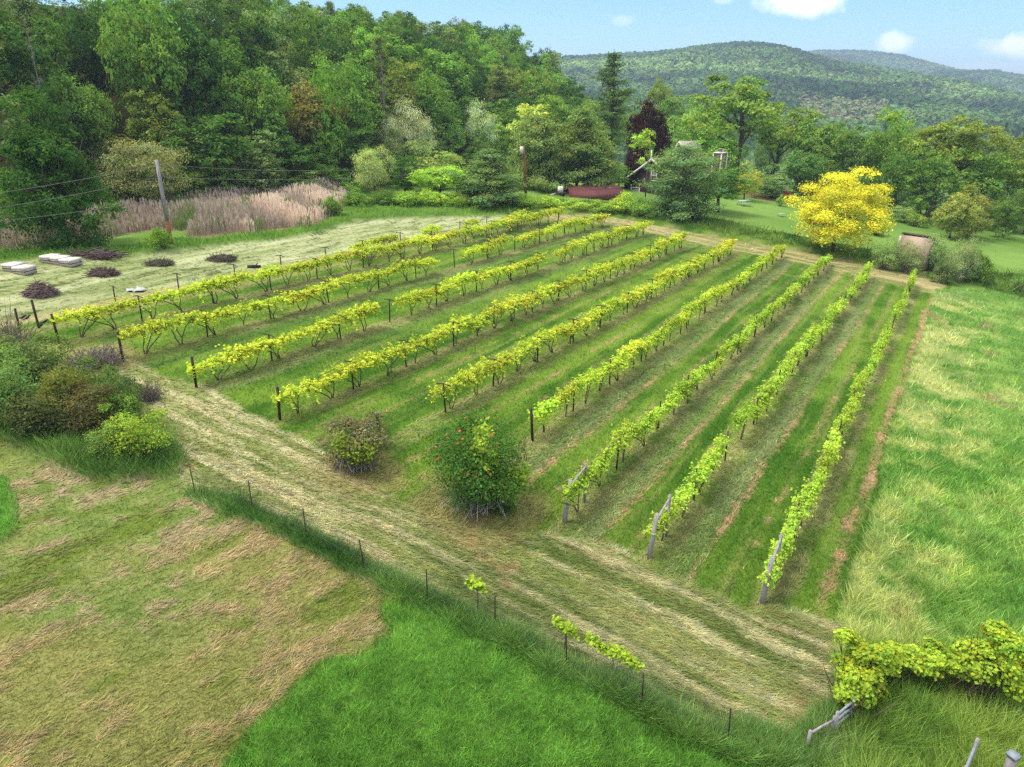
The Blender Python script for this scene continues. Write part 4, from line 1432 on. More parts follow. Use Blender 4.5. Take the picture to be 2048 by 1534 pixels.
# ------------------------------------------------------------------ wire fence along the headland
FP = [at(*q) for q in ((392, 994), (506, 1026), (614, 1082), (731, 1146), (855, 1208), (990, 1262), (1133, 1340), (1283, 1422), (1457, 1490))]
fe = thing("wire_fence", "thin wire mesh fence on slim dark steel posts edging the mown strip", "fence", FP[0])
for k, p in enumerate(FP):
    d = p - FP[0]
    mb = MB().tube([d + [0, 0, -.3], d + [PR.uniform(-.1, .02), PR.uniform(-.05, .05), 1.25]], .02, 5)
    mb.build("post", M_STEEL, fe)
mb = MB()
for z_ in (.25, .5, .75, 1.0, 1.18):
    P = []
    for k in range(len(FP) - 1):
        for f in np.linspace(0, 1, 7)[:-1 if k < len(FP) - 2 else None]:
            p = FP[k] * (1 - f) + FP[k + 1] * f
            P.append(np.array([p[0], p[1], th(p[0], p[1]) + z_ - .06 * math.sin(PI * f)]) - FP[0])
    mb.tube(P, .005, 3)
for j in range(0, len(P)):
    if j + 1 < len(P):
        for f in np.linspace(0, 1, 9)[:-1]:
            q = P[j] * (1 - f) + P[j + 1] * f
            mb.tube([q - [0, 0, .93], q], .003, 3, False)
mb.build("wire_mesh", M_WIRE, fe)

# ------------------------------------------------------------------ single trees
DK, MD, BR, YG, OL, GY, BL = (62, 98, 44), (84, 124, 52), (110, 156, 58), (150, 182, 66), (116, 126, 60), (120, 138, 104), (92, 124, 92)
TREES = [
    # key, px, base or None, top, width, colour, label, distance
    ("maple", 132, 492, 186, 264, (54, 94, 40), "dark green maple standing at the hay field edge behind the white boxes", None),
    ("fir", 1216, None, 106, 118, (74, 104, 58), "tall ragged pine rising alone where the wooded hill ends", 150),
    ("pine", 972, 412, 298, 124, (92, 124, 82), "lone bushy grey-green pine left of the transformer pole", None),
    ("pine", 1076, None, 232, 128, (104, 130, 80), "pale topped white pine directly behind the transformer pole", 103),
    ("pine", 1152, None, 218, 136, (98, 126, 74), "tallest of the white pines behind the maroon shed", 105),
    ("pine", 1192, None, 250, 80, (98, 126, 76), "smaller white pine between the maroon shed and the purple maple", 107),
    ("dome_pine", 1358, 436, 292, 180, (92, 126, 86), "big blue-green pine hiding the dark house", None),
    ("broad", 1434, 424, 336, 104, (72, 116, 46), "dark leafy tree at the right flank of the big pine", None),
    ("dome", 1286, None, 203, 92, (50, 28, 38), "large dark purple maple behind the house", 119),
    ("dome", 1268, None, 294, 54, (52, 36, 54), "small dark purple tree left of the house gable", 113.5),
    ("conical", 1279, None, 258, 62, (134, 172, 60), "bright green cone shaped tree before the large purple maple", 114),
    ("oval", 1312, None, 268, 34, (126, 150, 104), "slender grey-green tree right of the bright cone shaped tree", 128),
    ("round", 1235, None, 322, 70, (92, 132, 56), "rounded green tree between the pines and the small purple tree", 112),
    ("willow", 818, 345, 198, 108, (156, 170, 158), "tall silvery grey willow at the foot of the hill", None),
    ("willow", 783, 345, 228, 60, (150, 164, 152), "smaller silvery willow leaning on the tall silver willow", None),
    ("willow", 960, 320, 202, 92, (150, 176, 158), "rounded blue-grey willow behind the bright green trees", None),
    ("oval", 900, 322, 228, 62, (110, 152, 84), "slim light green poplar between the silver and blue-grey willows", None),
    ("oval", 872, 330, 250, 48, (118, 152, 96), "slim pale poplar touching the silver willow", None),
    ("round", 972, 322, 228, 76, (138, 176, 66), "bright green round tree before the blue-grey willow", None),
    ("round", 1030, 325, 246, 70, (166, 192, 78), "yellow-green tree left of the white pines", None),
    ("broad", 1066, 330, 208, 90, (150, 172, 84), "broad pale green crown above the white pines", None),
    ("willow", 752, 398, 292, 78, (150, 172, 124), "pale feathery willow behind the reeds and hedge", None),
    ("oval", 812, 396, 312, 60, (60, 100, 44), "dark narrow tree in front of the tall silver willow", None),
    ("broad", 880, 402, 330, 110, (128, 172, 52), "bright leafy tree between the dark narrow tree and lone pine", None),
    ("round", 870, 380, 280, 120, (112, 140, 78), "grey-green spreading tree above the bright leafy tree", None),
    ("round", 770, 300, 200, 60, (140, 170, 60), "yellow-green tree left of the tall silver willow", None),
    ("willow", 285, 425, 276, 215, (118, 128, 96), "wide olive grey willow dome behind the leaning pole", None),
    ("round", 282, 420, 338, 118, (94, 134, 66), "mid green bush tree left of the leaning pole", None),
    ("oval", 532, 402, 260, 92, (104, 134, 92), "grey-green upright tree above the reeds", None),
    ("round", 606, 396, 340, 84, (120, 154, 72), "light green bushy tree behind the pink reeds", None),
    ("round", 450, 402, 318, 92, (92, 132, 66), "green bushy tree behind the grey reeds", None),
    ("oval", 400, 405, 345, 60, (118, 148, 66), "small yellow-green tree right of the leaning pole", None),
    ("round", 650, 380, 318, 84, (96, 136, 56), "rounded green tree where hill and reeds meet", None),
    ("round", 700, 396, 348, 70, (92, 136, 62), "low green tree at the right end of the reeds", None),
    ("oval", 668, None, 120, 74, (96, 142, 52), "bright green slender tree standing out on the dark slope", 98),
    ("broad", 432, 396, 226, 150, (66, 104, 46), "dark leafy tree filling the hill foot right of the leaning pole", None),
    ("broad", 700, 372, 252, 120, (60, 98, 42), "dark leafy tree on the hill foot above the right end of the reeds", None),
    ("broad", 580, 384, 250, 110, (72, 112, 48), "dark leafy tree on the hill foot above the grey reeds", None),
    ("dead", 132, None, 36, 46, (150, 130, 150), "bare grey dead tree high among the green crowns", 84),
    ("dead", 1020 - 240, None, 110, 36, (150, 140, 140), "bare pale snag on the hillside above the silver willow", 112),
    ("open", 1466, None, 150, 214, (102, 136, 54), "big open crowned tree with pale bare limbs behind the house", 138),
    ("open", 1545, None, 214, 110, (112, 142, 62), "lower green tree at the right shoulder of the big open tree", 142),
    ("broad", 1395, None, 196, 90, (100, 140, 62), "mid green tree left of the big open tree", 160),
    ("broad", 1330, None, 190, 80, (92, 130, 60), "green tree behind the large purple maple", 170),
    ("open", 1310, None, 158, 62, (110, 136, 66), "thin open tree on the skyline right of the tall ragged pine", 175),
    ("round", 1345, None, 232, 76, (110, 152, 84), "soft green rounded tree right of the large purple maple", 150),
    ("broad", 1420, None, 262, 90, (104, 150, 52), "bright leafy tree behind the chimney of the dark house", 128),
    ("broad", 1625, None, 236, 120, (92, 128, 52), "broad dark tree behind the small hen house", 140),
    ("broad", 1690, None, 246, 104, (84, 122, 50), "dark green tree right behind the top of the yellow tree", 138),
    ("broad", 1765, None, 216, 76, (112, 152, 50), "tall two pronged tree beyond the yellow tree", 142),
    ("broad", 1740, None, 250, 90, (88, 126, 48), "dense green tree left of the tall two pronged tree", 136),
    ("open", 1902, None, 232, 190, (110, 132, 52), "huge olive green rounded tree standing tallest at the meadow's far side", 132),
    ("open", 1845, None, 262, 130, (98, 128, 50), "olive green tree joined to the huge olive tree", 130),
    ("broad", 1862, None, 300, 120, (80, 118, 46), "dark green tree in front of the olive trees", 120),
    ("broad", 1790, None, 300, 100, (72, 110, 46), "dark green tree right of the yellow tree", 122),
    ("broad", 1960, None, 300, 130, (84, 122, 48), "dark green tree right of the huge olive tree", 126),
    ("open", 2020, None, 278, 120, (106, 130, 58), "open branched tree at the far end of the meadow", 132),
    ("open", 2080, None, 300, 120, (100, 126, 56), "broad tree beyond the far meadow end", 128),
    ("round", 1950, None, 372, 100, (118, 128, 66), "olive bushy tree overlooking the far lawn", 112),
    ("round", 2025, None, 380, 90, (80, 112, 50), "dark bushy tree at the far lawn's end", 118),
    ("broad", 1600, None, 300, 90, (76, 116, 60), "blue-green tree behind the hen house", 128),
    ("round", 1540, None, 330, 100, (96, 128, 84), "grey-green leafy tree above the garden path", 122),
    ("round", 1488, None, 322, 56, (140, 152, 56), "olive yellow bush tree above the blue tarp", 116),
    ("dome", 1900, 478, 388, 94, (122, 138, 72), "large olive cone shaped shrub tree on the far lawn", None),
    ("round", 1808, 445, 402, 62, (112, 140, 92), "grey-green rounded shrub right of the yellow tree", None),
]
for key, px, base, top, wpx, c, lab, dist in TREES:
    nm = {"pine": "pine_tree", "dome_pine": "pine_tree", "fir": "pine_tree", "willow": "willow_tree", "dead": "dead_tree"}.get(key, "leafy_tree")
    wpx *= 1.14 if key in ('broad', 'open', 'round', 'pine') else 1.0
    plant_px(nm, nm.split("_")[0] + " tree" if nm != "leafy_tree" else "tree", key, px, base, top, wpx, c, lab, dist)
lp = at(1664, 506)
plant("locust_tree", "tree", "locust", lp, 178 * depth_of(lp) / F, top_z(lp, 334) - lp[2], tone(222, 224, 14, .95),
      "bright golden yellow locust tree beside the far vineyard path")

# ------------------------------------------------------------------ the wooded hill
SILX = (-300, 0, 30, 60, 560, 600, 640, 700, 760, 800, 835, 870, 930, 990, 1040, 1060, 1100, 1130, 1150, 1180, 1205, 1260)
SILY = (-20, 2, 0, -28, -24, -4, 2, 4, 14, 20, 36, 42, 32, 46, 54, 78, 80, 98, 126, 158, 178, 186)
HR = random.Random(21)
TONES = [("dark green", (66, 104, 44)), ("mid green", (84, 124, 50)), ("bright green", (104, 148, 54)), ("olive green", (98, 120, 54)), ("grey-green", (98, 124, 82)),
         ("dark green", (58, 96, 46)), ("mid green", (90, 128, 54)), ("deep green", (52, 86, 40)), ("rusty brown tinged", (112, 112, 62))]
WT = [22, 24, 9, 5, 8, 16, 12, 12, 1]
cands = []
for j, la in enumerate((-75.5, -81, -87.5, -94.5, -102.5, -111, -121)):
    step = 6.6 if j < 5 else 7.6
    al = -30.0
    while al < 250:
        a_, l_ = al + HR.uniform(-1.6, 1.6), la + HR.uniform(-1.8, 1.8)
        al += step
        x, y = l_ * CU + a_ * SU, -l_ * SU + a_ * CU
        if y < 8:
            continue
        z = th(x, y)
        px, py, dp = project(x, y, z + 10)
        if not -90 < px < 1185 or dp < 20:
            continue
        cands.append((j, x, y, z, float(px), float(dp)))
nfor = 0
for j, x, y, z, px, dp in cands:
    sil = float(np.interp(px, SILX, SILY))
    p = np.array([x, y, z])
    h = HR.uniform(11.5, 17.0) if j else HR.uniform(8, 13.5)
    zmax = top_z(p, sil + HR.uniform(1, 16))
    if j >= 5:
        h = HR.uniform(14, 21)
    h = min(h, zmax - z)
    if h < 5.5:
        continue
    if float(project(x, y, z + h)[1]) < -90:       # wholly above the frame is still hidden by the trees before it
        continue
    wdt = HR.uniform(7.5, 11.0) * min(1.0, max(.62, h / 13))
    r_ = HR.random()
    key = "broad" if r_ < .74 else ("open" if r_ < .84 else ("pine" if r_ < .90 else ("fir" if r_ < .95 else "oval")))
    tn, c = HR.choices(TONES, WT)[0]
    if key in ("pine", "fir"):
        tn, c, wdt = "grey-green", (96, 118, 76), wdt * .85
    if key == "oval":
        wdt *= .62
    ty = float(project(x, y, z + h)[1])
    vert = "on the skyline" if ty < sil + 22 else ("high on the wooded hill" if ty < sil + 90 else ("midway up the wooded hill" if ty < 215 else "at the foot of the wooded hill"))
    hor = "above the dark maple" if px < 240 else ("above the leaning pole" if px < 430 else ("above the grey reeds" if px < 560 else ("above the pink reeds" if px < 720 else
          ("behind the silver willow" if px < 900 else ("above the lone bushy pine" if px < 1040 else "above the white pines")))))
    kind_ = {"broad": "leafy tree", "open": "open crowned tree", "pine": "pine", "fir": "ragged pine", "oval": "slender tree"}[key]
    nm = "pine_tree" if key in ("pine", "fir") else "leafy_tree"
    c = np.array(c, float) * math.exp(HR.gauss(0, .05))
    plant(nm, "pine tree" if nm == "pine_tree" else "tree", key, p, wdt, h, tone(*c), "%s %s %s %s" % (tn, kind_, vert, hor), "trees of the wooded hill")
    nfor += 1

al = 12.0
k = 0
while al < 175:
    a_, l_ = al + HR.uniform(-1, 1), -71.5 + HR.uniform(-1.5, 1.2)
    al += 4.6
    x, y = l_ * CU + a_ * SU, -l_ * SU + a_ * CU
    z = th(x, y)
    px = float(project(x, y, z + 2)[0])
    if -60 < px < 1060:
        tn, c = HR.choices(TONES[:5], WT[:5])[0]
        hor = "near the dark maple" if px < 240 else ("near the leaning pole" if px < 430 else ("beyond the grey reeds" if px < 560 else ("beyond the pink reeds" if px < 720 else ("near the silver willow" if px < 900 else "near the lone bushy pine"))))
        plant("bush", "shrub", "round", (x, y, z), HR.uniform(4.5, 6.5), HR.uniform(3.2, 6.0), tone(*c), "%s rounded bush at the foot of the wooded hill %s" % (tn, hor), "bushes at the foot of the wooded hill")

# ------------------------------------------------------------------ hedge, shrubs and thicket
HS = [("shrub", 720, 414, 376, 66, (84, 124, 48)), ("shrub", 765, 412, 378, 60, (72, 112, 44)), ("shrub", 815, 413, 380, 70, (112, 150, 46)), ("shrub", 868, 413, 376, 66, (128, 164, 50)),
      ("shrub", 915, 414, 384, 56, (104, 142, 44)), ("shrub", 960, 415, 390, 56, (84, 120, 46)), ("shrub", 1006, 415, 388, 52, (86, 122, 46)), ("shrub", 1050, 416, 386, 54, (120, 156, 48)),
      ("shrub", 1096, 417, 388, 58, (132, 166, 52)), ("shrub", 1150, 419, 397, 66, (126, 162, 52)), ("shrub", 1200, 424, 399, 60, (116, 152, 50)), ("shrub", 1246, 428, 382, 66, (134, 168, 50)),
      ("shrub", 1283, 436, 392, 52, (98, 138, 58))]
for k, (key, px, b, tp, w, c) in enumerate(HS):
    where = ("right of the reeds", "second from the reeds", "third from the reeds", "fourth from the reeds", "left of the lone pine's foot", "below the lone bushy pine", "left of the transformer pole",
             "at the foot of the transformer pole", "left of the maroon shed", "before the maroon shed's left end", "before the maroon shed's right end", "right of the maroon shed", "left of the big pine's foot")[k]
    plant_px("hedge_shrub", "shrub", key, px, b, tp, w, c, "leafy hedge shrub standing " + where, None, "shrubs of the hedge behind the vineyard")
SH = [
    ("shrub", 316, 500, 452, 66, (92, 132, 44), "round green bush at the foot of the leaning pole", "shrub"),
    ("shrub", 666, 432, 390, 46, (88, 124, 56), "small green bush at the right edge of the pink reeds", "shrub"),
    ("fine", 1766, 538, 470, 70, (112, 146, 92), "grey-green bush at the left side of the shingled shed", "shrub"),
    ("fine", 1810, 545, 482, 70, (112, 136, 92), "thin branched bush in front of the shingled shed", "shrub"),
    ("fine", 1866, 545, 466, 76, (116, 148, 104), "grey-green bush at the right side of the shingled shed", "shrub"),
    ("fine", 1918, 565, 476, 80, (120, 142, 112), "largest grey twiggy bush by the far end of the meadow", "shrub"),
    ("shrub", 1952, 566, 496, 66, (94, 124, 56), "green bush right of the large grey twiggy bush", "shrub"),
    ("shrub", 1885, 566, 516, 56, (84, 106, 74), "low dark bush below the large grey twiggy bush", "shrub"),
    ("fine", 2035, 585, 532, 44, (104, 144, 84), "small feathery bush at the far right of the meadow", "shrub"),
    ("shrub", 1560, 412, 388, 20, (104, 140, 60), "small bush right below the hen house", "shrub"),
    ("shrub", 1600, 395, 360, 46, (84, 118, 64), "bush in the shade between hen house and yellow tree", "shrub"),
    ("shrub", 1500, 372, 340, 40, (110, 140, 84), "grey-green shrub above the blue tarp", "shrub"),
    ("shrub", 1530, 388, 350, 44, (112, 140, 80), "shrub between the blue tarp and the hen house", "shrub"),
    ("shrub", 1752, 470, 430, 56, (118, 156, 62), "light green shrub at the right foot of the yellow tree", "shrub"),
    ("shrub", 1700, 440, 402, 60, (92, 128, 60), "shrub behind the right side of the yellow tree", "shrub"),
    ("shrub", 1830, 452, 420, 50, (110, 140, 66), "low shrub between the round and cone shaped shrubs", "shrub"),
    ("shrub", 1935, 474, 415, 44, (158, 154, 86), "tan tinged shrub at the cone shaped shrub's side", "shrub"),
    ("round", 1640, 402, 330, 90, (78, 112, 54), "dark leafy shrub behind the yellow tree's left side", "shrub"),
    ("round", 1725, 412, 340, 90, (72, 106, 52), "dark leafy shrub behind the yellow tree's top right", "shrub"),
    ("round", 1785, 425, 365, 80, (80, 114, 62), "dark leafy shrub right of the yellow tree's crown", "shrub"),
    ("round", 1850, 430, 372, 80, (74, 108, 48), "dark leafy shrub behind the cone shaped shrub", "shrub"),
    ("round", 1990, 462, 378, 90, (84, 110, 50), "leafy shrub at the far edge of the right lawn", "shrub"),
    ("round", 2045, 468, 390, 80, (76, 104, 48), "dark shrub at the far right lawn corner", "shrub"),
    # near thicket
    ("bare", 28, 720, 612, 110, (110, 120, 80), "bare lilac-grey twiggy bush at the top of the near thicket", "shrub", 1),
    ("near", 80, 772, 668, 170, (88, 112, 68), "dark grey-green bush near the first vine post", "shrub"),
    ("near", 8, 800, 690, 120, (96, 134, 72), "mid green bush at the upper edge of the near thicket", "shrub"),
    ("near", 30, 846, 726, 160, (92, 130, 74), "blue-green bush on the outer side of the near thicket", "shrub"),
    ("near", 120, 845, 726, 150, (100, 112, 52), "olive yellow bush in the middle of the near thicket", "shrub"),
    ("near", 195, 822, 722, 140, (76, 106, 58), "dark green bush on the crest of the near thicket", "shrub"),
    ("near", 105, 872, 784, 150, (72, 86, 56), "dark bush low at the back of the near thicket", "shrub"),
    ("near", 190, 872, 772, 140, (82, 84, 58), "reddish brown tinged bush in the near thicket", "shrub"),
    ("near", 258, 850, 742, 100, (76, 102, 66), "dark bush at the path side of the near thicket", "shrub"),
    ("near", 246, 872, 790, 96, (94, 134, 56), "green bush between the dark and the brightest thicket bushes", "shrub"),
    ("near", 290, 915, 826, 128, (116, 148, 46), "brightest yellow-green bush at the tip of the near thicket", "shrub"),
    ("near", 222, 918, 850, 90, (96, 130, 70), "low green bush left of the brightest thicket bush", "shrub"),
    ("bare", 300, 800, 752, 50, (110, 120, 80), "small bare grey bush at the path edge of the near thicket", "shrub", 0),
    ("bare", 192, 728, 688, 130, (128, 140, 90), "bleached low twiggy bush in front of the first vine rows", "shrub", 0),
]
for sp in SH:
    key, px, b, tp, w, c, lab, cat = sp[:8]
    plant_px("bush" if key != "bare" else "bare_bush", cat, key, px, b, tp, w, c, lab, None, var=sp[8] if len(sp) > 8 else None)


# ------------------------------------------------------------------ the two rose bushes
def rose_bush(p, w, h, seed, c_main, c_vine, nleaf, nflow, label, vine_at, twig_front):
    g = np.random.default_rng(seed)
    t = thing("rose_bush", label, "rose bush", p)
    R = np.array([w / 2, w / 2 * .9, h * .5])
    mb = MB()
    for i in range(150):
        d = unit(g.normal(0, 1, 3) * [1, 1, .4] + [0, 0, .7])
        e = d * R * g.uniform(.7, 1.1) * [1, 1, 1.5] + [0, 0, .1]
        b = g.normal(0, .12, 3) * [w, w, 0]
        mb.tube([b, (b + e) / 2 + g.normal(0, .08, 3), e], [.022, .016, .006], 4, False)
    for i in range(34):          # bleached canes spilling out at the foot
        a = g.uniform(*twig_front); ln = g.uniform(.25, .56) * w
        e = np.array([math.cos(a) * ln, math.sin(a) * ln, g.uniform(.02, .5)])
        m = e * .6 + [g.normal(0, .12), g.normal(0, .12), g.uniform(.2, .7)]
        mb.tube([e * .15, m, e], [.02, .016, .008], 4, False)
    mb.build("canes", M_CANE, t)
    V, C, D = lobed(g, R * [1, 1, 1.0], h * .48, lobes=24, lr=.42, clumps=26, per=nleaf, leaf=.095, low=-.92, boxy=.3, ragged=.3, spread=.3)
    place("foliage", leaf_mesh("foliage", V, C), t, color=tone(*c_main))
    P = np.asarray(vine_at)[g.integers(0, len(vine_at), 900)] * [w / 2, w / 2, h] + g.normal(0, .2, (900, 3))
    place("climbing_vine", leaf_mesh("climbing_vine", cards(g, P, g.normal(0, .5, (900, 3)) + [0, -.3, .8], .13, .8), np.repeat(tint(g, 900, 900, 1), 4, 0)), t, color=tone(*c_vine, .8))
    fb = MB()
    for i in range(nflow):
        d = unit(g.normal(0, 1, 3) + [0, -.7, .5])
        c = d * R * 1.04 + [0, 0, h * .56]
        r = g.uniform(.03, .05)
        k = 6
        for ring in range(2):
            for q in range(k):
                a = q * 2 * PI / k + ring * .5
                ax = unit(np.cross(d, [0.3, .2, 1])); ay = np.cross(d, ax)
                o = ax * math.cos(a) + ay * math.sin(a)
                s_ = np.cross(d, o)
                rr2 = r * (1 - .35 * ring); up_ = d * r * (.25 + .5 * ring)
                fb.add([c, c + o * rr2 * .7 + s_ * rr2 * .5 + up_ * .6, c + o * rr2 * 1.15 + up_, c + o * rr2 * .7 - s_ * rr2 * .5 + up_ * .6], [[0, 1, 2, 3]])
    fb.build("blossoms", M_ROSE, t)
    return t


M_CANE = solid("bleached_cane", alb(186, 180, 194), .9, .25, 9)
M_ROSE = solid("rose_petal", alb(236, 92, 66, .8), .6, .25, 3)
q = at(958, 1000)
k_ = depth_of(q) / F
rose_bush(q, 188 * k_, top_z(q, 848) - q[2], 51, (58, 98, 40), (146, 186, 52), 26, 30, "large dark green rose bush with scattered orange red blossoms",
          [(.1, -.2, .95), (.0, -.4, .8), (.25, -.35, .7), (.1, -.5, .62), (.85, -.4, .5), (.9, -.3, .4), (.6, -.6, .35)], (-2.6, -.3))
q = at(716, 930)
k_ = depth_of(q) / F
rose_bush(q, 104 * k_, top_z(q, 836) - q[2], 52, (98, 102, 84), (128, 158, 50), 10, 5, "small thin grey-green rose bush with a few red blossoms",
          [(.1, -.8, .5), (.3, -.8, .45), (-.3, -.7, .62), (.5, -.7, .5)], (-2.4, -.7))
plant_px("bush", "shrub", "fine", 760, 893, 832, 50, (96, 116, 76), "thin grey-green bush just behind the small rose bush")

# ------------------------------------------------------------------ vine grown rail fence in the corner
def overgrown(p, w, d, h, seed, label, c, n=2600, stems=40, zc=.6, zh=.42):
    g = np.random.default_rng(seed)
    t = thing("overgrown_vine", label, "grape vine", p)
    V, C, D = lobed(g, np.array([w / 2, d / 2, h * zh]), h * zc, lobes=12, lr=.5, clumps=18, per=max(10, n // 85), leaf=.095, asp=.85, low=-.7, ragged=.3, spread=.3)
    mb = MB()
    for i in range(stems):
        b = np.array([g.uniform(-w, w) * .35, g.uniform(-d, d) * .35, 0]); e = b + [g.normal(0, .3), g.normal(0, .3), h * g.uniform(.6, .95)]
        mb.tube([b, (b + e) / 2 + g.normal(0, .12, 3), e], [.025, .02, .008], 4, False)
    mb.build("stems", M_VINEWOOD, t)
    place("foliage", leaf_mesh("foliage", V, C), t, color=tone(*c, .8))


for px, b, tp, w, sd_, lab, c, n_ in ((1706, 1395, 1290, 74, 61, "yellow-green vine heap on the corner post of the rail fence", (168, 206, 48), 3000),
                                      (1700, 1425, 1340, 60, 66, "yellow-green vine hanging over the rail fence's upper end", (168, 206, 48), 1500),
                                      (1765, 1372, 1300, 82, 62, "yellow-green vine along the top rail next to the corner heap", (168, 206, 48), 2200),
                                      (1835, 1375, 1304, 92, 63, "yellow-green vine along the middle of the top rail", (168, 206, 48), 2200),
                                      (1900, 1390, 1318, 70, 67, "thin yellow-green vine joining the rail to the largest heap", (168, 206, 48), 1300),
                                      (1960, 1408, 1276, 122, 64, "largest rounded yellow vine heap with dark stems showing", (168, 206, 48), 2700),
                                      (2064, 1380, 1296, 54, 65, "yellow-green vine heap cut by the meadow fence end", (168, 206, 48), 1500)):
    p = at(px, b)
    wide = sd_ in (62, 63, 67)
    overgrown(p, w * .86 * depth_of(p) / F, .62 if wide else .85, top_z(p, tp) - p[2], sd_, lab, c, n_, 14 if wide else 40, .80 if wide else .6, .24 if wide else .42)


def rail_fence(label, A, B, h, nr_, m, thick=.034):
    A, B = np.asarray(A, float), np.asarray(B, float)
    t = thing("rail_fence", label, "rail fence", A)
    d = B - A
    for k in range(nr_):
        z = h * (1 - k * .27)
        MB().tube([[0, 0, z], d * .5 + [0, 0, z + .02], d + [0, 0, z]], [thick, thick * .95, thick], 8).build("rail", m, t, True)
    for e, hh2 in ((np.zeros(3), h + .1), (d, h + .12)):
        MB().tube([e + [0, 0, -.3], e + [0, 0, hh2]], [.045, .042], 8).build("post", M_GREYWOOD, t, True)


def under(px, py, h):
    """ground point below the point of height h that is seen at px, py"""
    lo = at(px, py + 40)
    for k in range(80):
        p = at(px, py + k * 2)
        if project(p[0], p[1], p[2] + h)[1] > py:
            return p
    return lo


rail_fence("blue-grey weathered rail fence section under the corner vine heap", under(1664, 1428, .8), under(1697, 1402, .8), .8, 3, M_RAIL)
rail_fence("single mauve grey rail fence section beside the blue-grey section", under(1612, 1468, .6), under(1660, 1434, .7), .62, 1, M_GREYWOOD)
rail_fence("blue-grey weathered rail fence section leading to the lawn corner", under(1932, 1483, 1.1), under(1908, 1540, 1.1), 1.1, 4, M_RAIL)
p = under(2003, 1512, 1.1)
t = thing("fence_post", "lone square grey fence post right of the blue-grey rails", "post", p)
MB().box((0, 0, .5), (.17, .17, 1.2), .4).build("shaft", M_GREYWOOD, t)
MB().box((0, 0, 1.13), (.24, .24, .06), .4).build("cap", M_RAIL, t)
# climbing sprigs on the wire fence
for px, py, w, sd_, lab in ((955, 1225, 34, 71, "small vine sprig climbing the wire fence left of the other two"), (1128, 1310, 44, 72, "small vine sprig on the wire fence post above the long sprig"),
                            (1222, 1360, 110, 73, "long thin vine sprig trailing along the wire fence")):
    p = at(px, py)
    g = np.random.default_rng(sd_)
    L_ = w * depth_of(p) / F
    n_ = int(220 * max(1, w / 50))
    u_ = g.uniform(-.5, .5, n_)
    fd = unit(FP[7] - FP[5])
    Pp = np.stack([fd[0] * u_ * L_, fd[1] * u_ * L_, 1.0 + fd[2] * u_ * L_ + .06 * np.sin(u_ * 9)], 1) + g.normal(0, .07, (n_, 3))
    t = thing("vine_sprig", lab, "vine", p)
    place("foliage", leaf_mesh("foliage", cards(g, Pp, g.normal(0, .5, (n_, 3)) + [0, 0, .8], .12, .8), np.repeat(tint(g, n_, n_, 1), 4, 0)), t, color=tone(164, 204, 50, .8))
    MB().tube([[0, 0, 0], [.03, .02, .5], [0, 0, 1.0]], .015, 4).build("stem", M_VINEWOOD, t)

# ------------------------------------------------------------------ white boxes, brush piles and bits on the hay
def low_box(px, py, w, d, h, label, rz, tilt):
    p = at(px, py)
    t = thing("low_box", label, "box", p, rz, "low white boxes on the mown hay")
    mb = MB()
    for s in (-1, 1):
        mb.box((0, s * (d / 2 - .03), h * .5), (w, .06, h)); mb.box((s * (w / 2 - .03), 0, h * .5), (.06, d - .12, h))
    mb.build("side_boards", M_CREAM, t)
    MB().box((0, 0, h * .62), (w + .012, d + .012, h * .14)).build("dark_gap", M_DARK, t)
    mb = MB()
    V = [[-w * .54, -d * .54, h], [w * .54, -d * .54, h], [w * .54, d * .54, h], [-w * .54, d * .54, h], [-w * .5, -d * .5, h + .14], [w * .5, -d * .5, h + .10 + tilt], [w * .5, d * .5, h + .16], [-w * .5, d * .5, h + .12]]
    mb.add(V, [[0, 3, 2, 1], [4, 5, 6, 7], [0, 1, 5, 4], [1, 2, 6, 5], [2, 3, 7, 6], [3, 0, 4, 7]])
    mb.build("lid", M_WHITE, t)


for px, py, w, lab, tl in ((29, 541, 1.05, "left low white box of the pair at the hay field's outer end", .02), (51, 547, 1.15, "right low white box of the pair at the hay field's outer end", .08),
                           (103, 524, 1.0, "left low white box of the three near the dark maple", .02), (122, 527, 1.0, "middle low white box of the three near the dark maple", .05),
                           (143, 531, 1.15, "right low white box of the three near the dark maple", .06)):
    low_box(px, py, w * .86, .9, .36, lab, -.28, tl)


def brush(px, py, w, h, seed, label, c, n=420, leafy=0):
    g = np.random.default_rng(seed)
    p = at(px, py)
    W = w * depth_of(p) / F
    t = thing("brush_pile", label, "brush pile", p, 0, None)
    mb = MB()
    for i in range(n):
        r_, a = W * .5 * math.sqrt(g.uniform(0, 1)), g.uniform(0, 6.28)
        zt = h * max(0.05, 1 - (r_ / (W * .52)) ** 1.6)
        c0 = np.array([math.cos(a) * r_, math.sin(a) * r_ * .8, zt * g.uniform(.2, 1)])
        d = unit(g.normal(0, 1, 3) * [1, 1, .35]) * g.uniform(.2, .5)
        mb.tube([c0 - d, c0 + [0, 0, .03], c0 + d], [.018, .022, .01], 3, False)
    core = []
    k = 14
    Vc = [[0, 0, h * .82]]; T = []
    for ring, (f, zf) in enumerate(((.5, .62), (.95, .0))):
        for q in range(k):
            a = q * 2 * PI / k
            Vc.append([math.cos(a) * W * .5 * f * g.uniform(.85, 1.1), math.sin(a) * W * .4 * f * g.uniform(.85, 1.1), h * zf - .02])
    for q in range(k):
        T.append([0, 1 + q, 1 + (q + 1) % k])
    Q = [[1 + q, 1 + k + q, 1 + k + (q + 1) % k, 1 + (q + 1) % k] for q in range(k)]
    cb = MB().add(Vc, Q, T)
    m_ = solid("brush_%d" % seed, alb(*c), .95, .4, 9)
    mb.build("branches", m_, t)
    cb.build("packed_heart", m_, t)


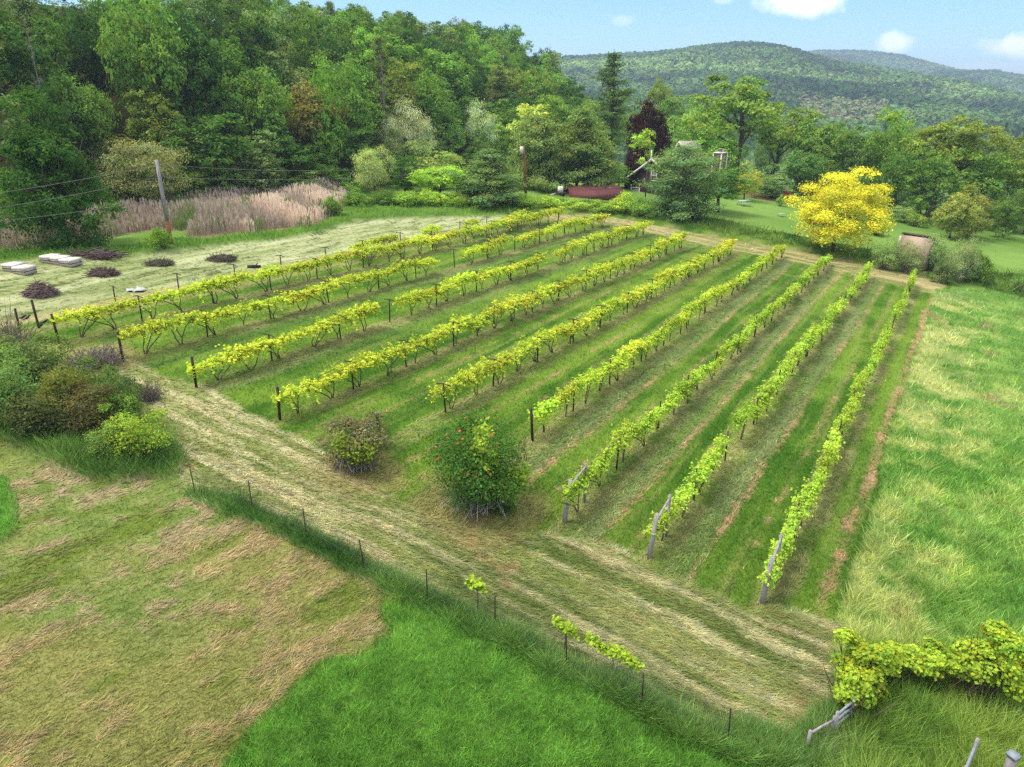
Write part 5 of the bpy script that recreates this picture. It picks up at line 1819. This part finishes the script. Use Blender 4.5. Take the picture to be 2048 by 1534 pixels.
brush(82, 590, 58, .85, 81, "tall purplish brush pile on the mown hay closest to the vines", (132, 112, 120))
brush(206, 549, 54, .45, 82, "low purplish brush pile right of the tall brush pile", (122, 104, 110))
brush(318, 528, 52, .28, 83, "flat greenish brush pile on the hay below the leaning pole", (116, 116, 100))
brush(443, 519, 54, .36, 84, "flat dark brush pile on the hay farthest from the boxes", (110, 106, 98))
g_ = np.random.default_rng(85)
p = at(186, 516)
t = thing("branch_heap", "heap of long dead grey branches beside the dark maple's trunk", "branch heap", p)
mb = MB()
for i in range(60):
    a = g_.normal(.1, .5) + (PI if g_.uniform() < .4 else 0)
    c0 = np.array([g_.uniform(-1.2, 1.3), g_.uniform(-.5, .5), g_.uniform(.05, .4)])
    d = np.array([math.cos(a), math.sin(a), g_.normal(0, .22)]) * g_.uniform(.5, 1.3)
    mb.tube([c0 - d, c0 + g_.normal(0, .06, 3), c0 + d], [.045, .05, .015], 5, False)
mb.build("branches", M_BRUSH, t)
p = at(508, 536)
t = thing("fallen_log", "short dark log lying on the mown hay above the vine row", "log", p, .1)
MB().tube([(-.45, 0, .1), (0, .03, .12), (.5, 0, .1)], [.11, .12, .1], 9).build("stem", M_DARK, t, True)
MB().tube([(.1, 0, .15), (.3, .1, .34)], [.05, .03], 6).build("branch_stub", M_DARK, t)
p = at(272, 582)
g_ = np.random.default_rng(86)
k = 9
Vp = [[(i - 4) * .14, (j - 2) * .16, .08 + .07 * g_.normal()] for j in range(5) for i in range(k)]
Qp = [[j * k + i, j * k + i + 1, (j + 1) * k + i + 1, (j + 1) * k + i] for j in range(4) for i in range(k - 1)]
o = place("plastic_sheet", MB().add(Vp, Qp).mesh("plastic_sheet", solid("pale_blue_sheet", alb(176, 190, 200, .7), .4, .2, 6)), None, p, .1)
sm_ = o.modifiers.new("thickness", 'SOLIDIFY'); sm_.thickness = .012
tag(o, "crumpled pale bluish plastic sheet lying on the mown hay", "plastic sheet")

# small dark birds on the loose trellis wires near the thicket
M_BIRD = solid("dark_feathers", alb(42, 40, 46), .6, .2, 20)
for px, py, rz, lab in ((54, 636, .3, "small dark bird perched highest by the thicket, head raised"), (63, 637, 1.2, "small dark bird stretched out beside the upright bird"),
                        (97, 645, .6, "small dark bird closest to the first vine leaves"), (90, 652, -.4, "small dark bird low with its tail level")):
    p = at(px, py + 34)
    z = top_z(p, py)
    b = thing("bird", lab, "bird", (p[0], p[1], z), rz)
    mb = MB().tube([(-.26, 0, -.02), (-.12, 0, 0), (-.02, 0, .02), (.07, 0, .06), (.11, 0, .10), (.15, 0, .12), (.19, 0, .11), (.24, 0, .10)], [.018, .03, .062, .06, .045, .045, .03, .004], 8)
    mb.build("body", M_BIRD, b, True)
    for s in (-1, 1):
        MB().add([[-.2, s * .03, .02], [.06, s * .062, .05], [.04, s * .075, 0], [-.1, s * .05, -.02]], [[0, 1, 2, 3]]).build("wing", M_BIRD, b)
        MB().tube([(.0, s * .02, -.02), (.0, s * .02, -.11)], .006, 3).build("leg", M_BIRD, b)
p = at(40, 662)
t = thing("trellis_post", "plain dark wooden post standing behind the bare lilac-grey bush", "trellis post", p)
MB().tube([(0, 0, -.1), (.05, 0, top_z(p, 617) - p[2])], [.06, .055], 7).build("upright", M_STEEL, t)

# ------------------------------------------------------------------ far woods
FG = np.random.default_rng(31)
nf = 22000
u = FG.uniform(0, 1, nf)
fr = 1.0 / (1.0 / 330 + u * (1.0 / 3000 - 1.0 / 330))
fr = np.where(FG.uniform(0, 1, nf) < .6, FG.uniform(420, 1560, nf), fr)
fa = np.radians(FG.uniform(-4, 43, nf))
ex = FG.uniform(2350, 2960, 6000); ea = np.radians(FG.uniform(17, 34, 6000))
e3 = FG.uniform(1700, 2330, 5000); ea3 = np.radians(FG.uniform(26, 44, 5000))
fr, fa = np.concatenate([fr, ex, e3]), np.concatenate([fa, ea, ea3])
nf = len(fr)
fx, fy = fr * np.sin(fa), fr * np.cos(fa)
keepm = np.ones(nf, bool)
fl, fal = latal(fx, fy)
keepm &= ~((fl < -55) & (fal < 300))
for fld in ([(1930, 222), (1955, 217), (1992, 226), (1985, 240), (1950, 238)], [(2026, 232), (2070, 228), (2080, 248), (2030, 247)], [(1985, 296), (2060, 285), (2070, 310), (1990, 316)],
            [(1560, 262), (1640, 262), (1640, 285), (1560, 285)]):
    keepm &= sdist(fx, fy, poly(fld)) < 0
fx, fy, fr, fa = fx[keepm], fy[keepm], fr[keepm], fa[keepm]
fz = terr(fx, fy)
nf = len(fx)
big = np.where(fr > 1600, 1.75, 1.0)
rad = FG.uniform(3.6, 6.2, nf) * big
hgt = FG.uniform(8, 13, nf) * big
sunlit_band_pts = [at(px, py) for px, py in ((1215, 140), (1400, 143), (1560, 140), (1640, 150), (1750, 170), (1850, 186), (1950, 198), (2060, 212), (2200, 222))]
rb_ = np.interp(fa, [math.atan2(p[0], p[1]) for p in sunlit_band_pts], [math.hypot(p[0], p[1]) for p in sunlit_band_pts])
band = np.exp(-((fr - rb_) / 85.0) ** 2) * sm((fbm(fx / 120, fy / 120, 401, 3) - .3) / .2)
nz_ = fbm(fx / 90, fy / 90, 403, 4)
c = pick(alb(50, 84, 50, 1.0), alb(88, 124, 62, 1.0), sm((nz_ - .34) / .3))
c = pick(c, alb(128, 164, 84, 1.0), np.clip(band * .85, 0, 1))  # sunlit strip across the far hills, painted into the tree colours
pl = at(1590, 240), at(1770, 236)
pr = (math.hypot(*pl[0][:2]), math.hypot(*pl[1][:2])); pa_ = (math.atan2(*pl[0][:2]), math.atan2(*pl[1][:2]))
palem = (fa > min(pa_)) & (fa < max(pa_)) & (np.abs(fr - np.mean(pr)) < 60)
c[palem] = alb(116, 128, 92, 1.0)
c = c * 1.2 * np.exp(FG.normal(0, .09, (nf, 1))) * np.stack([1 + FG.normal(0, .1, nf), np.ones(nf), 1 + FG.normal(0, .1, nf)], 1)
m_ = 20
d = unit(FG.normal(0, 1, (nf, m_, 3)) + [0, 0, .35])
Pc = np.stack([fx, fy, fz + hgt * .56], 1)[:, None, :] + d * np.stack([rad, rad, hgt * .45], 1)[:, None, :] * FG.uniform(.6, 1.0, (nf, m_, 1))
Vf = cards(FG, Pc.reshape(-1, 3), (d + FG.normal(0, .35, d.shape) + [0, 0, .2]).reshape(-1, 3), np.repeat(rad * .95, m_), .8)
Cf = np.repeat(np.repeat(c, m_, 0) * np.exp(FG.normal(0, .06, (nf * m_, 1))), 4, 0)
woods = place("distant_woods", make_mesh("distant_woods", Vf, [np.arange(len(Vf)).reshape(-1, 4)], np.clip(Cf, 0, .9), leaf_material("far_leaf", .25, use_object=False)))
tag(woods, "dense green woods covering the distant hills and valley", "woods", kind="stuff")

VT = [("spruce", 1976, 246, 20, (60, 84, 66), "dark pointed spruce standing in the distant valley", 330), ("broad", 2012, 260, 42, (106, 136, 84), "pale rounded tree by the distant valley field", 300),
      ("spruce", 1745, 226, 26, (62, 88, 66), "dark spruce showing beyond the dense green trees", 380), ("broad", 1980, 290, 46, (90, 120, 70), "green tree in the valley beyond the huge olive tree", 240),
      ("broad", 2050, 250, 50, (84, 114, 74), "green valley tree beyond the far meadow end", 280), ("broad", 1590, 262, 60, (80, 112, 64), "green tree in the valley behind the hen house", 220),
      ("broad", 1660, 268, 60, (84, 116, 62), "green valley tree between the two dark trees", 230), ("broad", 1800, 262, 60, (86, 116, 62), "green valley tree left of the olive trees", 220),
      ("broad", 1450, 246, 70, (84, 118, 62), "green tree deep behind the big open tree", 200), ("broad", 1370, 214, 60, (86, 120, 62), "green tree deep behind the soft rounded tree", 210),
      ("broad", 1530, 240, 70, (90, 124, 66), "green tree deep behind the lower green tree", 210), ("broad", 1260, 196, 60, (88, 122, 60), "green tree between the ragged pine and purple maple", 185),
      ("broad", 1215, 178, 70, (96, 130, 56), "green tree at the foot of the tall ragged pine", 165), ("broad", 1160, 200, 70, (104, 138, 58), "green tree above the tallest white pine", 140),
      ("broad", 1110, 190, 70, (98, 134, 54), "green tree behind the white pines", 135)]
for key, px, tp, w, c, lab, dist in VT:
    nm = "spruce_tree" if key == "spruce" else "leafy_tree"
    plant_px(nm, "spruce tree" if key == "spruce" else "tree", key, px, None, tp, w, c, lab, dist)

# ------------------------------------------------------------------ air
USE_HAZE = True
if USE_HAZE:
    hz, t, out = new_mat("air")
    pv = t.nodes.new('ShaderNodeVolumePrincipled')
    pv.inputs['Color'].default_value = (0.56, 0.70, 0.90, 1)
    pv.inputs['Density'].default_value = 0.00030
    pv.inputs['Anisotropy'].default_value = 0.2
    t.links.new(pv.outputs[0], out.inputs['Volume'])
    zlo = float(gz.min()) - 1.0
    zhi = float(gz.max()) + 24.0
    o = MB().box((0, 0, (zlo + zhi) / 2), (10040, 10040, zhi - zlo)).build("haze", hz)
    tag(o, kind="stuff", label="thin pale blue summer haze over the valley", cat="haze")
